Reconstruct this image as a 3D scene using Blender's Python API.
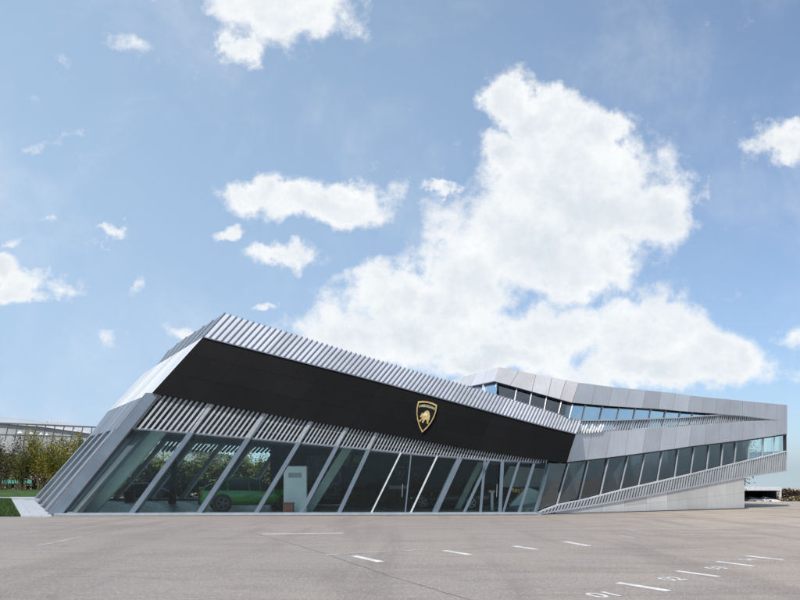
import bpy, math, random
from mathutils import Vector, Matrix, noise
random.seed(7)
R = math.radians
sc = bpy.context.scene
for o in list(bpy.data.objects): bpy.data.objects.remove(o)

# ------------------------------------------------------------------ camera, sky, sun, exposure
F, H, EYE = 620.0, 482.0, 1.6          # focal in pixels of an 800 px frame, horizon row, eye height
cd = bpy.data.cameras.new('camera'); cam = bpy.data.objects.new('camera', cd); sc.collection.objects.link(cam)
cam.location = (0, 0, EYE); cam.rotation_euler = (R(90), 0, 0)
cd.sensor_width = 36; cd.lens = 36 * F / 800; cd.shift_y = (H - 300) / 800
cd.clip_start = 0.1; cd.clip_end = 9000
sc.camera = cam

SUN = Vector((-0.42, -0.62, 0.92)).normalized()
elev = math.asin(SUN.z); azim = math.atan2(SUN.x, SUN.y)
sl = bpy.data.lights.new('sun', 'SUN'); sl.energy = 3.0; sl.angle = R(0.6); sl.color = (1.0, 0.95, 0.88)
so = bpy.data.objects.new('sun', sl); sc.collection.objects.link(so)
so.rotation_euler = (-SUN).to_track_quat('-Z', 'Y').to_euler(); so.location = SUN * 60

w = bpy.data.worlds.new('World'); sc.world = w; w.use_nodes = True
nt = w.node_tree; nt.nodes.clear()

class NB:
    """tiny helper for building node graphs"""
    def __init__(s, tree): s.t = tree
    def n(s, typ, **kw):
        nd = s.t.nodes.new(typ)
        for k, v in kw.items(): setattr(nd, k, v)
        return nd
    def set(s, sock, v):
        if hasattr(v, 'is_output') or isinstance(v, bpy.types.NodeSocket): s.t.links.new(v, sock)
        elif v is not None: sock.default_value = v
    def m(s, op, a, b=None, c=None, clamp=False):
        nd = s.n('ShaderNodeMath', operation=op, use_clamp=clamp)
        for i, v in enumerate((a, b, c)):
            if v is not None: s.set(nd.inputs[i], v)
        return nd.outputs[0]
    def mix(s, fac, a, b, mode='MIX'):
        nd = s.n('ShaderNodeMix', data_type='RGBA', blend_type=mode)
        s.set(nd.inputs[0], fac)
        for i, v in ((6, a), (7, b)):
            s.set(nd.inputs[i], (*v, 1) if isinstance(v, tuple) and len(v) == 3 else v)
        return nd.outputs[2]
    def noise(s, vec, scale, detail=4, rough=0.5, dist=0.0, out='Fac'):
        nd = s.n('ShaderNodeTexNoise')
        s.set(nd.inputs['Vector'], vec); nd.inputs['Scale'].default_value = scale
        nd.inputs['Detail'].default_value = detail; nd.inputs['Roughness'].default_value = rough
        nd.inputs['Distortion'].default_value = dist
        return nd.outputs[out]
    def ramp(s, fac, lo, hi, a=0.0, b=1.0, smooth=True):
        nd = s.n('ShaderNodeMapRange', interpolation_type='SMOOTHSTEP' if smooth else 'LINEAR')
        s.set(nd.inputs[0], fac)
        for i, v in enumerate((lo, hi, a, b)): s.set(nd.inputs[i + 1], v)
        return nd.outputs[0]

def build_world():
    b = NB(nt)
    tc = b.n('ShaderNodeTexCoord'); sep = b.n('ShaderNodeSeparateXYZ')
    b.set(sep.inputs[0], tc.outputs['Generated'])
    X, Y, Z = sep.outputs
    comb = b.n('ShaderNodeCombineXYZ'); b.set(comb.inputs[0], X); b.set(comb.inputs[1], Y)
    b.set(comb.inputs[2], b.m('MAXIMUM', Z, 0.02))
    sky = b.n('ShaderNodeTexSky', sky_type='NISHITA'); sky.sun_disc = False
    sky.sun_elevation = elev; sky.sun_rotation = azim; sky.altitude = 100
    sky.air_density = 1.0; sky.dust_density = 1.6; sky.ozone_density = 1.6
    b.set(sky.inputs[0], comb.outputs[0])
    # clouds fixed to directions of the sky: u = x/|y|, v = z/|y|
    ay = b.m('MAXIMUM', b.m('ABSOLUTE', Y), 0.02)
    u = b.m('DIVIDE', X, ay); v = b.m('DIVIDE', b.m('MAXIMUM', Z, 0.0), ay)
    c2 = b.n('ShaderNodeCombineXYZ'); b.set(c2.inputs[0], u); b.set(c2.inputs[1], v)
    b.set(c2.inputs[2], b.ramp(Y, -0.01, 0.01, 5.0, 0.0))
    P = c2.outputs[0]
    wn = b.noise(P, 7, 5, 0.62, out='Color'); s2 = b.n('ShaderNodeSeparateXYZ'); b.set(s2.inputs[0], wn)
    wu = b.m('MULTIPLY_ADD', b.m('SUBTRACT', s2.outputs[0], 0.5), 0.20, u)
    wv = b.m('MULTIPLY_ADD', b.m('SUBTRACT', s2.outputs[1], 0.5), 0.15, v)
    blobs = [(512,96,30,30,1),(545,112,48,26,1),(594,124,26,32,1),(565,165,92,48,1),(590,212,92,52,1),(505,150,40,22,1),(655,205,45,34,1),
             (522,232,88,58,1),(575,262,70,38,1),(470,275,60,55,1),(420,300,90,30,1),(395,335,115,32,1),(330,338,45,20,.8),(545,330,110,34,1),(650,335,75,36,1),
             (700,360,80,32,1),(650,372,120,22,1),(372,285,42,16,.9),(500,360,90,22,1),
             (268,8,80,28,1),(234,40,24,20,.9),(325,30,38,24,.6),(330,197,72,20,1),(262,190,42,16,.9),(290,252,46,13,.85),(222,224,20,9,.7),
             (262,303,20,6,.7),(24,287,42,17,.95),(-5,262,30,16,.9),(104,237,20,8,.75),(50,213,14,7,.55),(140,275,12,12,.5),(112,328,26,10,.5),(20,235,26,8,.5),(60,70,16,24,.35),(788,142,42,22,.95),
             (716,198,22,13,.55),(438,192,20,6,.7),(795,335,20,18,.5),(50,131,24,9,.45),(134,58,26,14,.45),(115,330,30,18,.4),(195,340,34,12,.55),(400,200,12,7,.5),
             (30,90,20,22,.32),(720,300,30,10,.35)]
    tot = None
    for (cx, cy, rx, ry, a) in blobs:
        du = b.m('MULTIPLY', b.m('SUBTRACT', wu, (cx - 400) / F), F / (rx * 1.12))
        dv = b.m('MULTIPLY', b.m('SUBTRACT', wv, (H - cy) / F), F / (ry * 1.12))
        d = b.m('MULTIPLY_ADD', du, du, b.m('MULTIPLY', dv, dv))
        g = b.m('MULTIPLY', b.m('EXPONENT', b.m('MULTIPLY', d, -1.0)), a * 1.05)
        tot = g if tot is None else b.m('SMOOTH_MAX', tot, g, 0.12)
    front = b.ramp(Y, 0.0, 0.08)
    back = b.m('MULTIPLY', b.ramp(b.noise(P, 1.6, 4, 0.55), 0.5, 0.72), 0.75)
    tot = b.m('ADD', b.m('MULTIPLY', tot, front), b.m('MULTIPLY', back, b.m('SUBTRACT', 1.0, front)))
    fine = b.noise(P, 13, 9, 0.62)
    fine2 = b.noise(P, 48, 6, 0.65)
    dens = b.m('ADD', tot, b.m('ADD', b.m('MULTIPLY', b.m('SUBTRACT', fine, 0.5), 1.35), b.m('MULTIPLY', b.m('SUBTRACT', fine2, 0.5), 0.30)))
    cov = b.ramp(dens, 0.27, 0.80)
    # thin veils everywhere
    veil = b.m('MULTIPLY', b.ramp(b.noise(P, 3.4, 9, 0.62, 0.25), 0.45, 0.8), 0.30)
    cov = b.m('MAXIMUM', cov, veil)
    # shade of the cloud bodies: greyer in their thick lower middle, bright at rims and tops
    pn = b.n('ShaderNodeVectorMath', operation='ADD'); b.set(pn.inputs[0], P); pn.inputs[1].default_value = (-0.02, 0.035, 0)
    relief = b.m('SUBTRACT', b.noise(P, 9, 6, 0.55), b.noise(pn.outputs[0], 9, 6, 0.55))
    thick = b.ramp(dens, 0.55, 1.15)
    sh = b.m('ADD', b.m('SUBTRACT', 1.0, b.m('MULTIPLY', thick, 0.16)), b.m('MULTIPLY', relief, 0.38), clamp=False)
    sh = b.m('MINIMUM', b.m('MAXIMUM', sh, 0.74), 1.06)
    ccol = b.mix(b.ramp(sh, 1.02, 0.76, 0, 1, False), (7.15, 7.25, 7.3), (5.0, 5.55, 6.05))
    # pale haze added to the clear sky, stronger to the left and low down
    hz = b.m('ADD', b.ramp(v, 0.9, 0.0, 0.15, 0.40, False), b.ramp(u, 0.7, -0.6, 0.0, 0.5, False))
    base = b.mix(hz, b.mix(1.0, sky.outputs[0], (0.98, 1.06, 1.16), 'MULTIPLY'), (3.5, 4.8, 6.35))
    col = b.mix(cov, base, ccol)
    bg = b.n('ShaderNodeBackground'); bg.inputs[1].default_value = 0.10; b.set(bg.inputs[0], col)
    out = b.n('ShaderNodeOutputWorld'); b.set(out.inputs[0], bg.outputs[0])
build_world()
sc.view_settings.view_transform = 'Standard'; sc.view_settings.look = 'None'
sc.view_settings.gamma = 1; sc.view_settings.use_curve_mapping = False; sc.view_settings.exposure = 0.45
sc.render.engine = 'CYCLES'
sc.cycles.max_bounces = 10; sc.cycles.transparent_max_bounces = 24; sc.cycles.transmission_bounces = 8

# ------------------------------------------------------------------ geometry helpers
CAMP = Vector((0, 0, EYE))
def ray(px, py): return Vector(((px - 400) / F, 1, (H - py) / F))
def G(px, py, z=0.0):
    r = ray(px, py); return CAMP + r * ((z - EYE) / r.z)
def P3(a, b, c): return (a.copy(), (b - a).cross(c - a).normalized())
def hit(px, py, pl):
    r = ray(px, py); return CAMP + r * ((pl[0] - CAMP).dot(pl[1]) / r.dot(pl[1]))
def at(px, py, d): return CAMP + ray(px, py) * d
def shift(pl, d):                                     # positive d: towards the camera's side
    n = pl[1] if (CAMP - pl[0]).dot(pl[1]) > 0 else -pl[1]
    return (pl[0] + n * d, n)
def lerp(a, b, t): return a + (b - a) * t
def xat(line, y):                                     # x on a pixel line ((x0,y0),(x1,y1)) at row y
    (x0, y0), (x1, y1) = line; return x0 + (x1 - x0) * (y - y0) / (y1 - y0)
def yat(poly, x):                                     # y of a pixel polyline at column x
    for (x0, y0), (x1, y1) in zip(poly, poly[1:]):
        if x <= x1 or (x1, y1) == poly[-1]: return y0 + (y1 - y0) * (x - x0) / (x1 - x0)
def cross(line, poly):                                # where a pixel line meets a pixel polyline
    y = line[0][1]
    for _ in range(30): y = yat(poly, xat(line, y))
    return (xat(line, y), y)

class MB:
    def __init__(s): s.v = []; s.f = []; s.m = []
    def add(s, vs, fs, mi=0):
        k = len(s.v); s.v += [tuple(v) for v in vs]; s.f += [tuple(i + k for i in f) for f in fs]; s.m += [mi] * len(fs)
    def prism(s, pts, d, mi=0):                       # polygon extruded by vector d
        n = len(pts); nrm = Vector((0, 0, 0))
        for i in range(n):
            nrm += pts[i].cross(pts[(i + 1) % n])
        if nrm.dot(d) > 0: pts = pts[::-1]
        vs = list(pts) + [p + d for p in pts]
        s.add(vs, [tuple(range(n)), tuple(range(2 * n - 1, n - 1, -1))] + [(i, i + n, (i + 1) % n + n, (i + 1) % n) for i in range(n)], mi)
    def box(s, c, sx, sy, sz, rot=None, mi=0):        # centre, full sizes
        M = rot or Matrix.Identity(3)
        vs = [Vector(c) + M @ Vector((x * sx / 2, y * sy / 2, z * sz / 2)) for z in (-1, 1) for y in (-1, 1) for x in (-1, 1)]
        s.add(vs, [(0, 2, 3, 1), (4, 5, 7, 6), (0, 1, 5, 4), (2, 6, 7, 3), (0, 4, 6, 2), (1, 3, 7, 5)], mi)
    def bar(s, a, b_, w_, d_, side, mi=0):            # beam from a to b, width w along side, depth d across
        ax = (b_ - a).normalized(); sd = (side - ax * side.dot(ax)).normalized(); up = ax.cross(sd)
        vs = [p + sd * (x * w_ / 2) + up * (y * d_ / 2) for p in (a, b_) for y in (-1, 1) for x in (-1, 1)]
        s.add(vs, [(0, 1, 3, 2), (4, 6, 7, 5), (0, 4, 5, 1), (2, 3, 7, 6), (0, 2, 6, 4), (1, 5, 7, 3)], mi)
    def tube(s, pts, rads, n=8, mi=0, cap=True):
        rings = []
        for i, p in enumerate(pts):
            a = pts[max(i - 1, 0)]; c = pts[min(i + 1, len(pts) - 1)]
            ax = (c - a).normalized(); t = ax.cross(Vector((0.3, 0.1, 1)) if abs(ax.z) < .9 else Vector((1, 0, 0))).normalized(); q = ax.cross(t)
            rings.append([p + (t * math.cos(6.2832 * k / n) + q * math.sin(6.2832 * k / n)) * rads[i] for k in range(n)])
        vs = [v for r in rings for v in r]; fs = []
        for i in range(len(pts) - 1):
            for k in range(n): fs.append((i * n + k, i * n + (k + 1) % n, (i + 1) * n + (k + 1) % n, (i + 1) * n + k))
        if cap: fs += [tuple(range(n - 1, -1, -1)), tuple((len(pts) - 1) * n + k for k in range(n))]
        s.add(vs, fs, mi)
    def build(s, name, mats, parent=None, smooth=False, loc=None):
        me = bpy.data.meshes.new(name); me.from_pydata(s.v, [], s.f)
        for m in (mats if isinstance(mats, (list, tuple)) else [mats]): me.materials.append(m)
        me.polygons.foreach_set('material_index', s.m)
        if smooth: me.polygons.foreach_set('use_smooth', [True] * len(s.f))
        me.update(); o = bpy.data.objects.new(name, me); sc.collection.objects.link(o)
        if loc is not None: o.location = loc
        if parent is not None:
            o.parent = parent; o.matrix_parent_inverse = parent_inv(parent)
        return o
def parent_inv(p):
    m = Matrix.LocRotScale(p.location, p.rotation_euler, p.scale)
    q = p.parent
    while q: m = Matrix.LocRotScale(q.location, q.rotation_euler, q.scale) @ m if q.type == 'EMPTY' else m; q = q.parent
    return m.inverted() if p.type == 'EMPTY' else Matrix.Identity(4) if not p.parent else parent_inv(p.parent)
def tag(o, label=None, cat=None, group=None, kind=None):
    if label: o['label'] = label
    if cat: o['category'] = cat
    if group: o['group'] = group
    if kind: o['kind'] = kind
    return o
def empty(name, loc=(0, 0, 0), rz=0.0, scale=1.0):
    o = bpy.data.objects.new(name, None); sc.collection.objects.link(o); o.location = loc; o.rotation_euler = (0, 0, rz); o.scale = (scale,) * 3
    o.empty_display_size = .3
    return o
def copy_tree(o, parent=None):
    c = o.copy(); sc.collection.objects.link(c); c.parent = parent
    for ch in list(o.children): copy_tree(ch, c)
    return c
def text_pts(s, size=1.0, bold=0.0):
    cu = bpy.data.curves.new('t', 'FONT'); cu.body = s; cu.size = size; cu.align_x = 'CENTER'; cu.align_y = 'CENTER'; cu.offset = bold
    o = bpy.data.objects.new('t', cu); sc.collection.objects.link(o)
    dg = bpy.context.evaluated_depsgraph_get(); me = bpy.data.meshes.new_from_object(o.evaluated_get(dg))
    r = ([v.co.copy() for v in me.vertices], [tuple(p.vertices) for p in me.polygons])
    bpy.data.objects.remove(o); bpy.data.curves.remove(cu); bpy.data.meshes.remove(me)
    return r

# ------------------------------------------------------------------ materials
def mat(name, col, rough=0.6, metal=0.0, var=0.12, scale=2.0, bump=0.0, bscale=40, spec=0.5, stretch=(1, 1, 1), coat=0.0, emit=None):
    m = bpy.data.materials.new(name); m.use_nodes = True; b = NB(m.node_tree); p = m.node_tree.nodes['Principled BSDF']
    tc = b.n('ShaderNodeTexCoord'); mp = b.n('ShaderNodeMapping'); mp.inputs['Scale'].default_value = stretch
    b.set(mp.inputs[0], tc.outputs['Object']); vec = mp.outputs[0]
    n1 = b.noise(vec, scale, 5, 0.6)
    lo = tuple(max(0, c * (1 - var)) for c in col); hi = tuple(min(1, c * (1 + var)) for c in col)
    b.set(p.inputs['Base Color'], b.mix(b.ramp(n1, 0.3, 0.7), lo, hi))
    b.set(p.inputs['Roughness'], b.ramp(b.noise(vec, scale * 2.3, 4, 0.6), 0.3, 0.7, max(rough - 0.07, 0.02), min(rough + 0.07, 1)))
    p.inputs['Metallic'].default_value = metal; p.inputs['Specular IOR Level'].default_value = spec
    p.inputs['Coat Weight'].default_value = coat
    if bump:
        bn = b.n('ShaderNodeBump'); bn.inputs['Strength'].default_value = bump; bn.inputs['Distance'].default_value = 0.02
        b.set(bn.inputs['Height'], b.noise(vec, bscale, 4, 0.6)); b.set(p.inputs['Normal'], bn.outputs[0])
    if emit:
        p.inputs['Emission Color'].default_value = (*emit[:3], 1); p.inputs['Emission Strength'].default_value = emit[3]
    return m
def panel_mat(name, col, rough, metal, var=0.07):
    """sheet metal: slight tone change from sheet to sheet, faint streaks and waviness"""
    m = mat(name, col, rough, metal, var, 0.35, 0.0)
    b = NB(m.node_tree); p = m.node_tree.nodes['Principled BSDF']
    gi = b.n('ShaderNodeNewGeometry')
    old = p.inputs['Base Color'].links[0].from_socket
    tone = b.ramp(gi.outputs['Random Per Island'], 0, 1, 0.84, 1.14, False)
    tc = b.n('ShaderNodeTexCoord'); mp = b.n('ShaderNodeMapping'); mp.inputs['Scale'].default_value = (6, 6, 0.5); b.set(mp.inputs[0], tc.outputs['Object'])
    st = b.ramp(b.noise(mp.outputs[0], 1.5, 5, .7), 0.45, 0.75, 1.0, 0.9)
    b.set(p.inputs['Base Color'], b.mix(1.0, old, b.m('MULTIPLY', tone, st), 'MULTIPLY'))
    bn = b.n('ShaderNodeBump'); bn.inputs['Strength'].default_value = 0.12; bn.inputs['Distance'].default_value = 0.03
    b.set(bn.inputs['Height'], b.noise(tc.outputs['Object'], 1.3, 3, .5)); b.set(p.inputs['Normal'], bn.outputs[0])
    return m
def glass_mat(name, tint, refl=0.10, rough=0.02, gtint=(0.9, 0.96, 1.0)):
    m = bpy.data.materials.new(name); m.use_nodes = True; t = m.node_tree; t.nodes.clear(); b = NB(t)
    tr = b.n('ShaderNodeBsdfTransparent'); tr.inputs[0].default_value = (*tint, 1)
    gl = b.n('ShaderNodeBsdfGlossy'); gl.inputs[0].default_value = (*gtint, 1); gl.inputs['Roughness'].default_value = rough
    tc = b.n('ShaderNodeTexCoord'); bn = b.n('ShaderNodeBump'); bn.inputs['Strength'].default_value = 0.05; bn.inputs['Distance'].default_value = 0.02
    b.set(bn.inputs['Height'], b.noise(tc.outputs['Object'], 0.9, 2, .5)); b.set(gl.inputs['Normal'], bn.outputs[0])
    fr = b.n('ShaderNodeFresnel'); fr.inputs[0].default_value = 1.5
    fac = b.m('MAXIMUM', b.m('MULTIPLY', fr.outputs[0], refl / 0.04), refl, clamp=True)
    mx = b.n('ShaderNodeMixShader'); b.set(mx.inputs[0], b.m('MINIMUM', fac, 0.9)); b.set(mx.inputs[1], tr.outputs[0]); b.set(mx.inputs[2], gl.outputs[0])
    o = b.n('ShaderNodeOutputMaterial'); b.set(o.inputs[0], mx.outputs[0])
    return m
def asphalt_mat():
    m = bpy.data.materials.new('asphalt'); m.use_nodes = True; b = NB(m.node_tree); p = m.node_tree.nodes['Principled BSDF']
    tc = b.n('ShaderNodeTexCoord'); V = tc.outputs['Object']
    mp = b.n('ShaderNodeMapping'); mp.inputs['Scale'].default_value = (0.10, 0.5, 1); mp.inputs['Rotation'].default_value = (0, 0, R(-28)); b.set(mp.inputs[0], V)
    streak = b.noise(mp.outputs[0], 2.6, 8, 0.7, 0.9)
    mp2 = b.n('ShaderNodeMapping'); mp2.inputs['Scale'].default_value = (0.3, 0.04, 1); mp2.inputs['Rotation'].default_value = (0, 0, R(50)); b.set(mp2.inputs[0], V)
    track = b.noise(mp2.outputs[0], 2.0, 6, 0.6, 0.3)
    patch = b.noise(V, 0.09, 4, 0.55, 0.4); grain = b.noise(V, 60, 3, 0.8); grit = b.noise(V, 24, 4, .75); med = b.noise(V, 1.4, 7, 0.75)
    sx = b.n('ShaderNodeSeparateXYZ'); b.set(sx.inputs[0], V)
    warm = b.m('ADD', b.m('MULTIPLY', b.ramp(sx.outputs[0], 0, 17), 0.8), b.m('MULTIPLY', b.ramp(patch, 0.35, 0.65), 0.3), clamp=True)
    base = b.mix(warm, (0.36, 0.325, 0.298), (0.60, 0.49, 0.385))
    base = b.mix(b.ramp(streak, 0.46, 0.64, 0, 0.5), base, (0.24, 0.205, 0.18))
    base = b.mix(b.ramp(track, 0.50, 0.64, 0, 0.45), base, (0.23, 0.198, 0.175))
    base = b.mix(b.ramp(med, 0.42, 0.72, 0, 0.30), base, (0.43, 0.37, 0.32))
    base = b.mix(b.ramp(grain, 0.42, 0.60, 0.0, 0.75, False), base, (0.10, 0.088, 0.084))
    base = b.mix(b.ramp(grit, 0.56, 0.68, 0.0, 0.65), base, (0.55, 0.50, 0.47))
    sp1 = b.noise(V, 9, 8, 0.9); mpa = b.n('ShaderNodeMapping'); mpa.inputs['Scale'].default_value = (18, 9, 1); b.set(mpa.inputs[0], V); sp2 = b.noise(mpa.outputs[0], 1.0, 7, 0.9)
    base = b.mix(b.ramp(sp1, 0.50, 0.64, 0.0, 0.5, False), base, (0.13, 0.112, 0.10))
    base = b.mix(b.ramp(sp2, 0.52, 0.64, 0.0, 0.5, False), base, (0.62, 0.55, 0.48))
    stain = b.noise(V, 0.55, 5, 0.6, 0.8); base = b.mix(b.ramp(stain, 0.62, 0.74, 0.0, 0.35), base, (0.15, 0.125, 0.11))
    b.set(p.inputs['Base Color'], base); p.inputs['Roughness'].default_value = 0.88; p.inputs['Specular IOR Level'].default_value = 0.3
    bn = b.n('ShaderNodeBump'); bn.inputs['Strength'].default_value = 0.5; bn.inputs['Distance'].default_value = 0.008
    b.set(bn.inputs['Height'], b.m('ADD', grain, b.m('MULTIPLY', grit, 1.5))); b.set(p.inputs['Normal'], bn.outputs[0])
    return m
def paint_mat():
    m = bpy.data.materials.new('road_paint'); m.use_nodes = True; b = NB(m.node_tree); p = m.node_tree.nodes['Principled BSDF']
    tc = b.n('ShaderNodeTexCoord'); V = tc.outputs['Object']
    wear = b.m('ADD', b.noise(V, 9, 6, 0.75), b.m('MULTIPLY', b.noise(V, 60, 3, 0.8), 0.5))
    b.set(p.inputs['Base Color'], b.mix(b.ramp(b.noise(V, 3, 4, .6), 0.3, 0.7), (0.56, 0.53, 0.50), (0.74, 0.72, 0.69)))
    p.inputs['Roughness'].default_value = 0.8
    tr = b.n('ShaderNodeBsdfTransparent'); mx = b.n('ShaderNodeMixShader'); out = m.node_tree.nodes['Material Output']
    b.set(mx.inputs[0], b.ramp(wear, 0.80, 1.0)); b.set(mx.inputs[1], p.outputs[0]); b.set(mx.inputs[2], tr.outputs[0]); b.set(out.inputs[0], mx.outputs[0])
    return m
def leaf_mat(name, c1, c2, c3):
    m = bpy.data.materials.new(name); m.use_nodes = True; b = NB(m.node_tree); p = m.node_tree.nodes['Principled BSDF']
    gi = b.n('ShaderNodeNewGeometry'); r = gi.outputs['Random Per Island']; tc = b.n('ShaderNodeTexCoord')
    c = b.mix(b.ramp(r, 0.2, 0.9), c1, c2); c = b.mix(b.ramp(b.noise(tc.outputs['Object'], 0.8, 3, .5), 0.42, 0.62), c, c3)
    b.set(p.inputs['Base Color'], c); p.inputs['Roughness'].default_value = 0.6; p.inputs['Specular IOR Level'].default_value = 0.25
    tl = b.n('ShaderNodeBsdfTranslucent'); b.set(tl.inputs[0], c); mx = b.n('ShaderNodeMixShader'); mx.inputs[0].default_value = 0.3
    out = m.node_tree.nodes['Material Output']; b.set(mx.inputs[1], p.outputs[0]); b.set(mx.inputs[2], tl.outputs[0]); b.set(out.inputs[0], mx.outputs[0])
    return m

M = {}
M['asphalt'] = asphalt_mat(); M['paint'] = paint_mat()
M['paint_faint'] = mat('faded_paint', (0.36, 0.33, 0.31), .85, 0, .25, 3)
M['foot_strip'] = mat('dark_foot_strip', (0.10, 0.09, 0.088), .8)
M['crack'] = mat('crack_filler', (0.17, 0.145, 0.13), .9)
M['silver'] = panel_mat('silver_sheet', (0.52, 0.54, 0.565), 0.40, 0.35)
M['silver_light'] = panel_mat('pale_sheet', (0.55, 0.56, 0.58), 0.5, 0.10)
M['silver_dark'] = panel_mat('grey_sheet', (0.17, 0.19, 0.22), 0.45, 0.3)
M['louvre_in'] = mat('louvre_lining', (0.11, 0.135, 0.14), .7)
M['post_head'] = mat('post_head_metal', (0.36, 0.385, 0.40), .45, .3)
M['corner'] = panel_mat('corner_sheet', (0.36, 0.36, 0.375), 0.65, 0.0)
M['fin'] = mat('fin_metal', (0.27, 0.29, 0.32), .45, 0.4, .1, 1)
M['fin_light'] = mat('louvre_metal', (0.44, 0.455, 0.46), .45, 0.3, .12, 1)
M['fin_ramp'] = mat('ramp_fin_metal', (0.50, 0.52, 0.53), .45, 0.4, .12, 1)
M['white'] = mat('white_paint', (0.85, 0.85, 0.83), .5, 0, .04)
M['white_mullion'] = mat('white_mullion', (0.60, 0.61, 0.62), .4, 0, .05)
M['column'] = mat('column_metal', (0.17, 0.215, 0.26), .4, 0.35, .1, 0.8)
M['black'] = panel_mat('black_sheet', (0.0075, 0.0073, 0.0077), 0.6, 0.0, .2)
M['black'].node_tree.nodes['Principled BSDF'].inputs['Specular IOR Level'].default_value = .13
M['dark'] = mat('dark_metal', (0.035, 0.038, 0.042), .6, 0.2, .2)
M['core'] = mat('wall_core', (0.06, 0.07, 0.08), .8)
M['concrete'] = mat('pale_stone', (0.42, 0.44, 0.46), .7, 0, .1, 1.5, .1)
M['sill'] = mat('sill_metal', (0.40, 0.45, 0.49), .4, 0.3, .1)
M['wallpanel'] = panel_mat('base_wall_sheet', (0.60, 0.585, 0.55), 0.5, 0.1)
M['glass'] = glass_mat('clear_glass', (0.93, 1.0, 0.99), 0.017)
M['glass_dark'] = glass_mat('smoked_glass', (0.55, 0.58, 0.59), 0.075, gtint=(.86, .92, .97))
M['glass_blue'] = glass_mat('blue_glass', (0.35, 0.42, 0.48), 0.6, gtint=(.72, .88, 1))
M['interior'] = mat('dark_plaster', (0.06, 0.055, 0.05), .8, 0, .15)
M['interior_floor'] = mat('grey_floor_tiles', (0.38, 0.41, 0.41), .3, 0, .1, 1)
M['ceiling'] = mat('grey_ceiling', (0.34, 0.34, 0.33), .9)
M['teal'] = mat('pale_teal_plaster', (0.70, 0.86, 0.83), .6, 0, .12, .6)
M['palegreen'] = mat('pale_green_plaster', (0.40, 0.47, 0.43), .7, 0, .1)
M['gold'] = mat('gold_metal', (0.72, 0.50, 0.20), .35, 0.7, .3, 6)
M['gold_pale'] = mat('pale_gold', (0.95, 0.80, 0.45), .3, 0.6, .15, 8)
M['dullgold'] = mat('dull_gold', (0.32, 0.26, 0.12), .6, 0.2, .2)
M['grey_letter'] = mat('grey_letter', (0.16, 0.17, 0.16), .6)
M['boxbrown'] = mat('red_brown_board', (0.16, 0.06, 0.045), .6, 0, .2)
M['leaf_y'] = leaf_mat('yellow_green_leaves', (0.24, 0.21, 0.035), (0.36, 0.28, 0.05), (0.15, 0.16, 0.035))
M['leaf_g'] = leaf_mat('olive_leaves', (0.09, 0.11, 0.03), (0.18, 0.18, 0.045), (0.12, 0.09, 0.04))
M['leaf_b'] = leaf_mat('brown_leaves', (0.11, 0.08, 0.055), (0.20, 0.15, 0.10), (0.06, 0.06, 0.035))
M['bark'] = mat('bark', (0.09, 0.07, 0.05), .9, 0, .3, 6)
M['cane'] = mat('cane', (0.13, 0.12, 0.05), .7, 0, .3, 6)
M['lawn'] = mat('lawn', (0.045, 0.085, 0.018), .9, 0, .45, 1.2, .8, 25, .2)
M['blade'] = leaf_mat('grass_blade', (0.04, 0.09, 0.015), (0.07, 0.13, 0.03), (0.06, 0.09, 0.02))
M['hall_roof'] = mat('hall_roof', (0.40, 0.42, 0.43), .6, 0.1, .15, .05)
M['hall_wall'] = mat('hall_wall', (0.33, 0.34, 0.34), .8, 0, .2, .08)
M['rail'] = mat('rail_metal', (0.10, 0.11, 0.13), .6, 0.3)
M['soil'] = mat('bed_soil', (0.10, 0.075, 0.055), .95, 0, .4, 2)
M['teal_net'] = mat('teal_net', (0.10, 0.42, 0.34), .8, 0, .2, 2)
M['cream'] = mat('cream_petals', (0.62, 0.50, 0.42), .8, 0, .3, 3)
M['redleaf'] = mat('red_leaf', (0.20, 0.07, 0.05), .8, 0, .4, 3)
M['shed_wall'] = mat('shed_plaster', (0.55, 0.54, 0.52), .8, 0, .1)
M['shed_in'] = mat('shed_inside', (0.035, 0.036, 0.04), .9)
M['tyre'] = mat('tyre_rubber', (0.02, 0.02, 0.02), .85)
M['rim'] = mat('rim_metal', (0.10, 0.10, 0.10), .4, .7)
M['rim_l'] = mat('bright_rim', (0.4, 0.4, 0.42), .35, .8)
M['green_paint'] = mat('green_car_paint', (0.015, 0.19, 0.015), .3, 0.0, .05, coat=.8)
M['black_paint'] = mat('dark_car_paint', (0.02, 0.03, 0.045), .25, 0.0, .05, coat=.8)
M['silver_paint'] = mat('silver_car_paint', (0.42, 0.42, 0.42), .3, 0.5, .05, coat=.5)
M['white_paintc'] = mat('white_car_paint', (0.72, 0.72, 0.72), .3, 0.0, .04, coat=.5)
M['car_glass'] = mat('car_glass', (0.02, 0.03, 0.04), .08, 0.0, .1, spec=.8)
M['red_lamp'] = mat('red_lens', (0.6, 0.02, 0.015), .2)
M['head_lamp'] = mat('headlamp_lens', (0.85, 0.87, 0.9), .15)
M['plastic'] = mat('black_plastic', (0.03, 0.03, 0.03), .6)
M['print'] = mat('printed_board', (0.10, 0.11, 0.12), .6, 0, .7, 5)
M['slot_daylight'] = mat('painted_daylight', (0.35, 0.60, 0.15), .5)  # bright green stands in for daylight

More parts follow.
